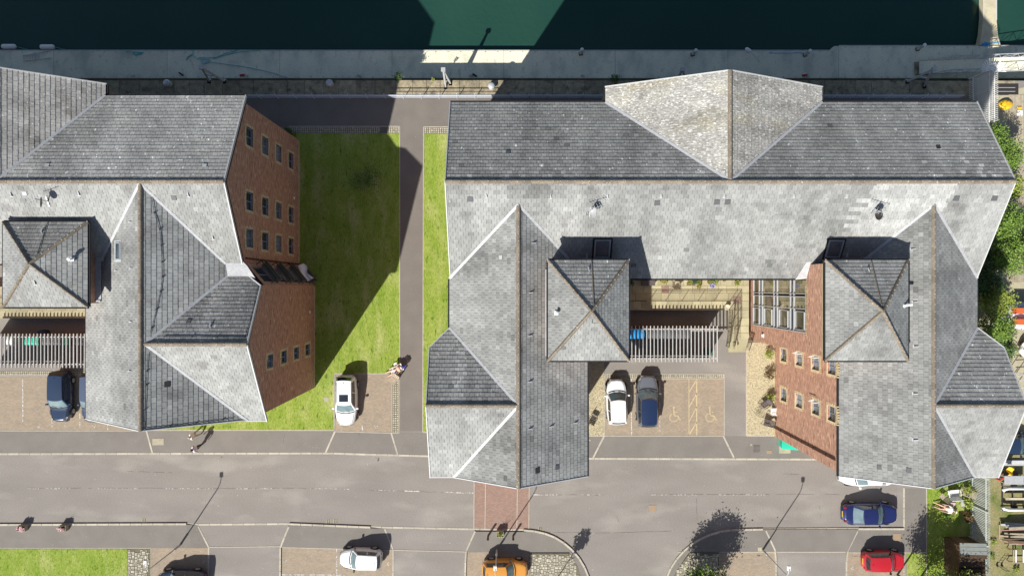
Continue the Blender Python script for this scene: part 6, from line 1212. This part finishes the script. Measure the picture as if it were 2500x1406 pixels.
t = thing('spiked_fence', 'white steel palisade ending in a fan of spikes at the quay edge', 'fence', (fx2, ya, 0)); sp = MB(); sp.box((0, 0, 1.4), (.035, .06, 2.8)); spm = sp.mesh('pale', m_spike); y = 0
while ya+y > yb2+.0: link('pale', spm, t, loc=(.0, y, 0), world=False, color=random.uniform(.85, 1.05)); link('pale', spm, t, loc=(.42, y-.05, 0), world=False, color=.9); y -= .155
for z in (.5, 2.4): mb = MB(); mb.box((.0, y/2, z), (.06, abs(y), .06)); mb.box((.42, y/2, z), (.06, abs(y), .06)); part('rail', mb, m_spike, t)
for i in range(17):
    a = R(-12+i*204/16); mb = MB(); c = Vector((.21, .0, 2.3)); d = Vector((math.cos(a), math.sin(a)*.9, .35)); mb.beam(c+d*.12, c+d*1.0, .065, .03); part('spike', mb, m_spike, t)
mb = MB(); mb.tube([(.21+.42*math.cos(R(q)), .42*.9*math.sin(R(q)), 2.36) for q in range(-12, 193, 17)], .03, 6); mb.beam((.0, .02, 0), (.0, .02, 2.4), .08, .08); mb.beam((.42, .02, 0), (.42, .02, 2.4), .08, .08); part('hoop', mb, m_spike, t)
# ================= RIGHT YARD =================
def plank_deck(px0, px1, py0, py1, n, lb):
    a, b = g(px0, py0), g(px1, py1); t = thing('boardwalk', lb, 'decking', (a[0], b[1], 0)); mm = MB(); mm.box((0, 0, .03), ((b[0]-a[0])/n-.012, a[1]-b[1], .035)); me = mm.mesh('plank', m_wood2)
    for i in range(n): link('plank', me, t, loc=(lerp(0, b[0]-a[0], (i+.5)/n), (a[1]-b[1])/2, 0), color=random.uniform(.85, 1.15), world=False)
plank_deck(2462, 2530, 232, 460, 15, 'pale plank boardwalk at the right edge beside the trees, upper stretch'); plank_deck(2462, 2530, 462, 690, 15, 'pale plank boardwalk at the right edge beside the trees, lower stretch')
t = thing('pit_frame', 'dark sunken pit with two rails beside the spiked fence', 'pit', (*g(2448, 219), 0)); mb = MB(); mb.box((0, 0, .02), (2.6, .95, .03)); part('pit', mb, m_darkmetal, t)
for s_ in (-.18, .14): mb = MB(); mb.box((-.1, s_, .06), (2.2, .04, .04)); part('rail', mb, m_metal, t)
t = thing('kayak', 'short yellow kayak on the planks beside the spiked fence', 'kayak', (*g(2450, 258), .1), R(5)); mb = MB(); mb.patch(lambda u, v: (lerp(-.62, .62, u), math.sin(math.pi*min(max(u, .02), .98))**.5*.42*math.cos(math.pi*v), .1+.3*math.sin(math.pi*v)*math.sin(math.pi*min(max(u, .02), .98))**.6), 14, 10); part('hull', mb, m_yellow_p, t, smooth=True); mb = MB(); mb.lathe((.05, 0, .38), [(.2, 0), (.22, .03), (.16, .05)], 14); part('cockpit_rim', mb, M('amber_rim', (.6, .34, .02)), t)
mb = MB(); mb.box((*g(2488, 277), .08), (.45, .45, .05)); obj('board', mb, m_white_p, label='white square board lying on the planks at the right edge', cat='board'); mb = MB(); mb.box((*g(2488, 265), .1), (.3, .2, .12), taper=.8); obj('tool_box', mb, m_yellow_p, label='tiny orange yellow box above the white board', cat='box')
def boat(lb, px, py, L, W, H, m1, rz, cover=None, cabin=None):
    t = thing('boat', lb, 'boat', (*g(px, py), 0), R(rz)); 
    def hull(u, v): x = lerp(-1, 1, u); w_ = W/2*(1-max(0, x)**2.6)**.7*(1 if x > -.9 else .9); a = math.pi*v; return (x*L/2, w_*math.cos(a), .35+H*.75*(1-math.sin(a)**.6)+.1)
    mb = MB(); mb.patch(hull, 16, 10); part('hull', mb, m1, t, smooth=True)
    def deck(u, v): x = lerp(-1, 1, u); w_ = W/2*(1-max(0, x)**2.6)**.7; y = lerp(-1, 1, v); return (x*L/2*.99, y*w_, H*.75+.42+(.35*(1-abs(y))**1.2*(1-.5*abs(x)) if cover else 0)+(.05*math.sin(u*31+v*9)+.03*math.sin(v*23-u*11) if cover else 0))
    mb = MB(); mb.patch(deck, 26, 14); part('cover' if cover else 'deck', mb, cover or m_white_p, t, smooth=True)
    for s_ in (-1, 1): mb = MB(); mb.beam((-L*.3, s_*W*.3, .15), (L*.3, s_*W*.3, .15), .15, .3); part('cradle', mb, m_wood, t)
    if cabin:
        for k, x_ in enumerate((-.45, .45)):
            mb = MB(); mb.box((.5, x_, H*.75+.9), (1.8, .5, .35), taper=.9); c_ = part('hatch', mb, cabin, t); mb = MB(); mb.box((.3, x_, H*.75+1.09), (.4, .3, .03)); link('pane', mb.mesh('pane', m_white_p), c_, world=False); mb = MB(); mb.box((.3, x_, H*.75+1.105), (.22, .14, .03)); link('pane', mb.mesh('pane', m_dglass), c_, world=False)
m_tarp = M('white_tarpaulin', (.68, .67, .72), (.58, .57, .64), 1.5, .45, .4); m_orange = M('orange_hatch', (.55, .12, .04), None, rough=.5)
boat('boat under a crumpled white tarpaulin with orange hatches, at the right edge', 2484, 770, 3.0*1.5, 2.3, .8, m_tarp, 180, m_tarp, m_orange); boat('small plain white boat below the covered boat at the right edge', 2512, 852, 2.6, 1.9, .4, m_white_p, 180, m_white_p); boat('white boat bow beyond the lower bay roof at the right edge', 2530, 1000, 3.4, 2.2, .7, m_white_p, 180, m_white_p)
t = thing('scaffold_frame', 'white tubular frame at the right edge above the lower bay roof', 'frame', (*g(2475, 925), 0))
for y in (-.5, .1, .5): mb = MB(); mb.tube([(-.8, y, 1.6), (1.6, y+.15, 1.6)], .035, 6); part('tube', mb, m_trim, t)
for x in (-.6, .2, 1.0):
    for y in (-.5, .5): mb = MB(); mb.tube([(x, y, 0), (x, y, 1.6)], .035, 6); part('upright', mb, m_trim, t)
# rib boat on a trailer: two white tubes and cross frames
t = thing('boat_trailer', 'stripped inflatable with two white tubes on a trailer in the yard', 'trailer', (*g(2462, 1213), 0))
for y in (-.88, .88): mb = MB(); mb.tube([(-.85, y*.78, .55), (-.7, y*.92, .55), (-.4, y, .55), (1.9, y, .55)], .13, 10); part('tube', mb, m_white_p, t, smooth=True)
for x in (-.75, 0.1, 1.0): mb = MB(); mb.beam((x, -1.0, .35), (x, 1.0, .35), .06, .08); part('cross_member', mb, m_darkmetal, t)
for y in (-.98, .98): mb = MB(); mb.beam((-.85, y, .3), (1.9, y, .3), .06, .07); part('side_rail', mb, m_metal, t)
mb = MB(); mb.beam((-.6, .02, .5), (1.9, .02, .5), .22, .06); part('thwart', mb, m_wood2, t); mb = MB(); mb.beam((-.3, .05, .56), (.9, .05, .56), .10, .05); part('oar', mb, m_straw, t)
for x in (.3,):
    for y in (-.75, .75): mb = MB(); mb.tube([(x, y-.08, .25), (x, y+.08, .25)], .25, 12); part('wheel', mb, m_tyre, t)
# heap of timber and steel
t = thing('timber_stack', 'heap of weathered timber and pink primed steel in the yard', 'timber heap', (*g(2470, 1296), 0)); m_pinks = M('pink_primer', (.42, .25, .22))
for i in range(16): mb = MB(); y = random.uniform(-.75, .75); z = .12+.05*i; a = random.uniform(-.12, .12); mb.beam((-1.1+random.uniform(-.1, .5), y-a, z), (1.5, y+a, z), random.uniform(.08, .22), .05); part('board', mb, random.choice((m_wood2, m_wood2, m_wood, m_timber)), t, color=random.uniform(.7, 1.1))
for a, b in (((-1.15, .6, .2), (-1.15, -.6, .2)), ((-1.15, -.6, .25), (.2, -1.0, .3)), ((-1.5, .35, .8), (1.2, .45, .8)), ((.2, -1.0, .3), (1.5, -.9, .3))): mb = MB(); mb.tube([a, b], .045, 6); part('steel_bar', mb, m_pinks, t)
t = thing('trestle', 'low trestle with white planks at the lower right of the yard', 'trestle', (*g(2468, 1351), 0))
for x in (-.1, .1, .72): mb = MB(); mb.beam((x, -.55, .45), (x, .5, .45), .09, .05); part('plank', mb, m_white_p if x != -.1 else m_wood2, t)
for y in (-.5, .52): mb = MB(); mb.beam((-.45, y, .38), (1.3, y+.02, .38), .07, .08); part('beam', mb, m_wood, t); mb = MB(); mb.beam((-.35, y, 0), (-.35, y, .38), .05, .05); mb.beam((1.0, y, 0), (1.0, y, .38), .05, .05); part('leg', mb, m_wood, t)
t = thing('sack_truck', 'dark metal sack truck standing near the bottom of the yard', 'trolley', (*g(2438, 1378), 0)); mb = MB(); mb.tube([(-.15, 0, .1), (-.15, -.1, 1.1), (.15, -.1, 1.1), (.15, 0, .1)], .02, 6); [mb.tube([(-.15, -.03*k, .2+.25*k), (.15, -.03*k, .2+.25*k)], .015, 5) for k in range(4)]; part('frame', mb, m_darkmetal, t)
for s_ in (-1, 1): mb = MB(); mb.tube([(s_*.17, 0, .12), (s_*.22, 0, .12)], .12, 12); part('wheel', mb, m_tyre, t)
t = thing('workbench', 'grey bench with boards and a red white barrier end in the yard shade', 'bench', (*g(2452, 1166), 0)); mb = MB(); mb.box((.3, 0, .7), (1.6, .7, .05)); part('top', mb, m_metal, t); [part('leg', (lambda q: (q.box((a, b, .34), (.06, .06, .68)), q)[1])(MB()), m_metal, t) for a in (-.4, 1.0) for b in (-.28, .28)]
mb = MB(); mb.box((-.75, .1, .5), (.4, .12, .5), .5); mb2 = part('barrier', mb, m_red, t); mb = MB(); mb.box((-.75, .1, .5), (.14, .13, .46), .5); link('stripe', mb.mesh('stripe', m_white_p), mb2, world=False)
t = thing('oilskin', 'yellow oilskin jacket draped over the grey bench', 'jacket', (*g(2448, 1143), 0)); mb = MB(); mb.patch(lambda u, v: (lerp(-.2, .25, u)+.06*math.sin(v*9), lerp(-.35, .35, v), .85+.12*math.sin(u*3+v*7)), 8, 12); part('cloth', mb, m_yellow_p, t, smooth=True)
for px, py, w_, h_, lb, mt in ((2470, 1128, 2.0, .5, 'grey pontoon plank stack in the shade behind the gable', m_timber), (2462, 1158, 1.3, .5, 'brown plywood sheet leaning beside the yellow jacket', m_wood)):
    t = thing('board_stack', lb, 'boards', (*g(px, py), 0)); 
    for k in range(3): mb = MB(); mb.box((random.uniform(-.05, .05), random.uniform(-.05, .05), .05+.07*k), (w_, h_-.1*k, .05)); part('board', mb, mt, t, color=random.uniform(.8, 1.1))
# garden shed, hedge
t = thing('garden_shed', 'small dark shed with a sloping grey green roof between garden and palisade', 'shed', (*g(2333, 1352), 0)); mb = MB(); mb.box((0, 0, 1.0), (1.9, 2.9, 2.0)); part('wall', mb, m_wood, t, color=.6)
k = 0
for i in range(7): mb = MB(); mb.beam((-1.0, 1.55-.31*i, 2.05+.02*i), (1.05, 1.55-.31*i, 2.2+.02*i), .30, .03) if i < 4 else mb.beam((-1.0, 1.55-.31*i-.5, 1.98), (1.05, 1.55-.31*i-.5, 2.1), .5, .03); part('roof_sheet', mb, m_pal if i < 3 else m_wood, t, color=.42)
mb = MB(); mb.box((-.2, 1.46, .95), (.75, .03, 1.8)); part('door', mb, m_wood, t)
for i, (py, lb) in enumerate(((1195, 'yellow green hedge bush at the top of the garden by the palisade'), (1228, 'hedge bush beside the crate table by the palisade'), (1262, 'hedge bush with brown leaves above the shed'), (1172, 'leafy plant under the eaves corner in the small garden'))): shrub(lb, 2363 if i < 3 else 2345, py, .42, .9, 500, (m_leaf2, m_leaf2, m_redleaf, m_leaf)[i], .02, .06, 'hedge_bush', group=None)
shrub('bright green broad leaved clump on the garden lawn', 2312, 1258, .3, .4, 160, m_leaf, .02, .08, 'leafy_clump')
for (px, py) in ((2405, 1230), (2410, 1290), (2420, 1360), (2480, 1390), (2425, 1320)): shrub(dict([((2405, 1230), 'weed tuft by the palisade level with the inflatable tubes'), ((2410, 1290), 'weed tuft by the palisade level with the timber heap'), ((2420, 1360), 'weed tuft between the palisade and the trestle'), ((2480, 1390), 'bright weed tuft at the bottom right corner of the yard'), ((2425, 1320), 'weed tuft just below the timber heap')])[(px, py)], px, py, .35, .25, 120, m_leaf2, .0, .06, 'weed', cat='weed', group='weeds in the yard')
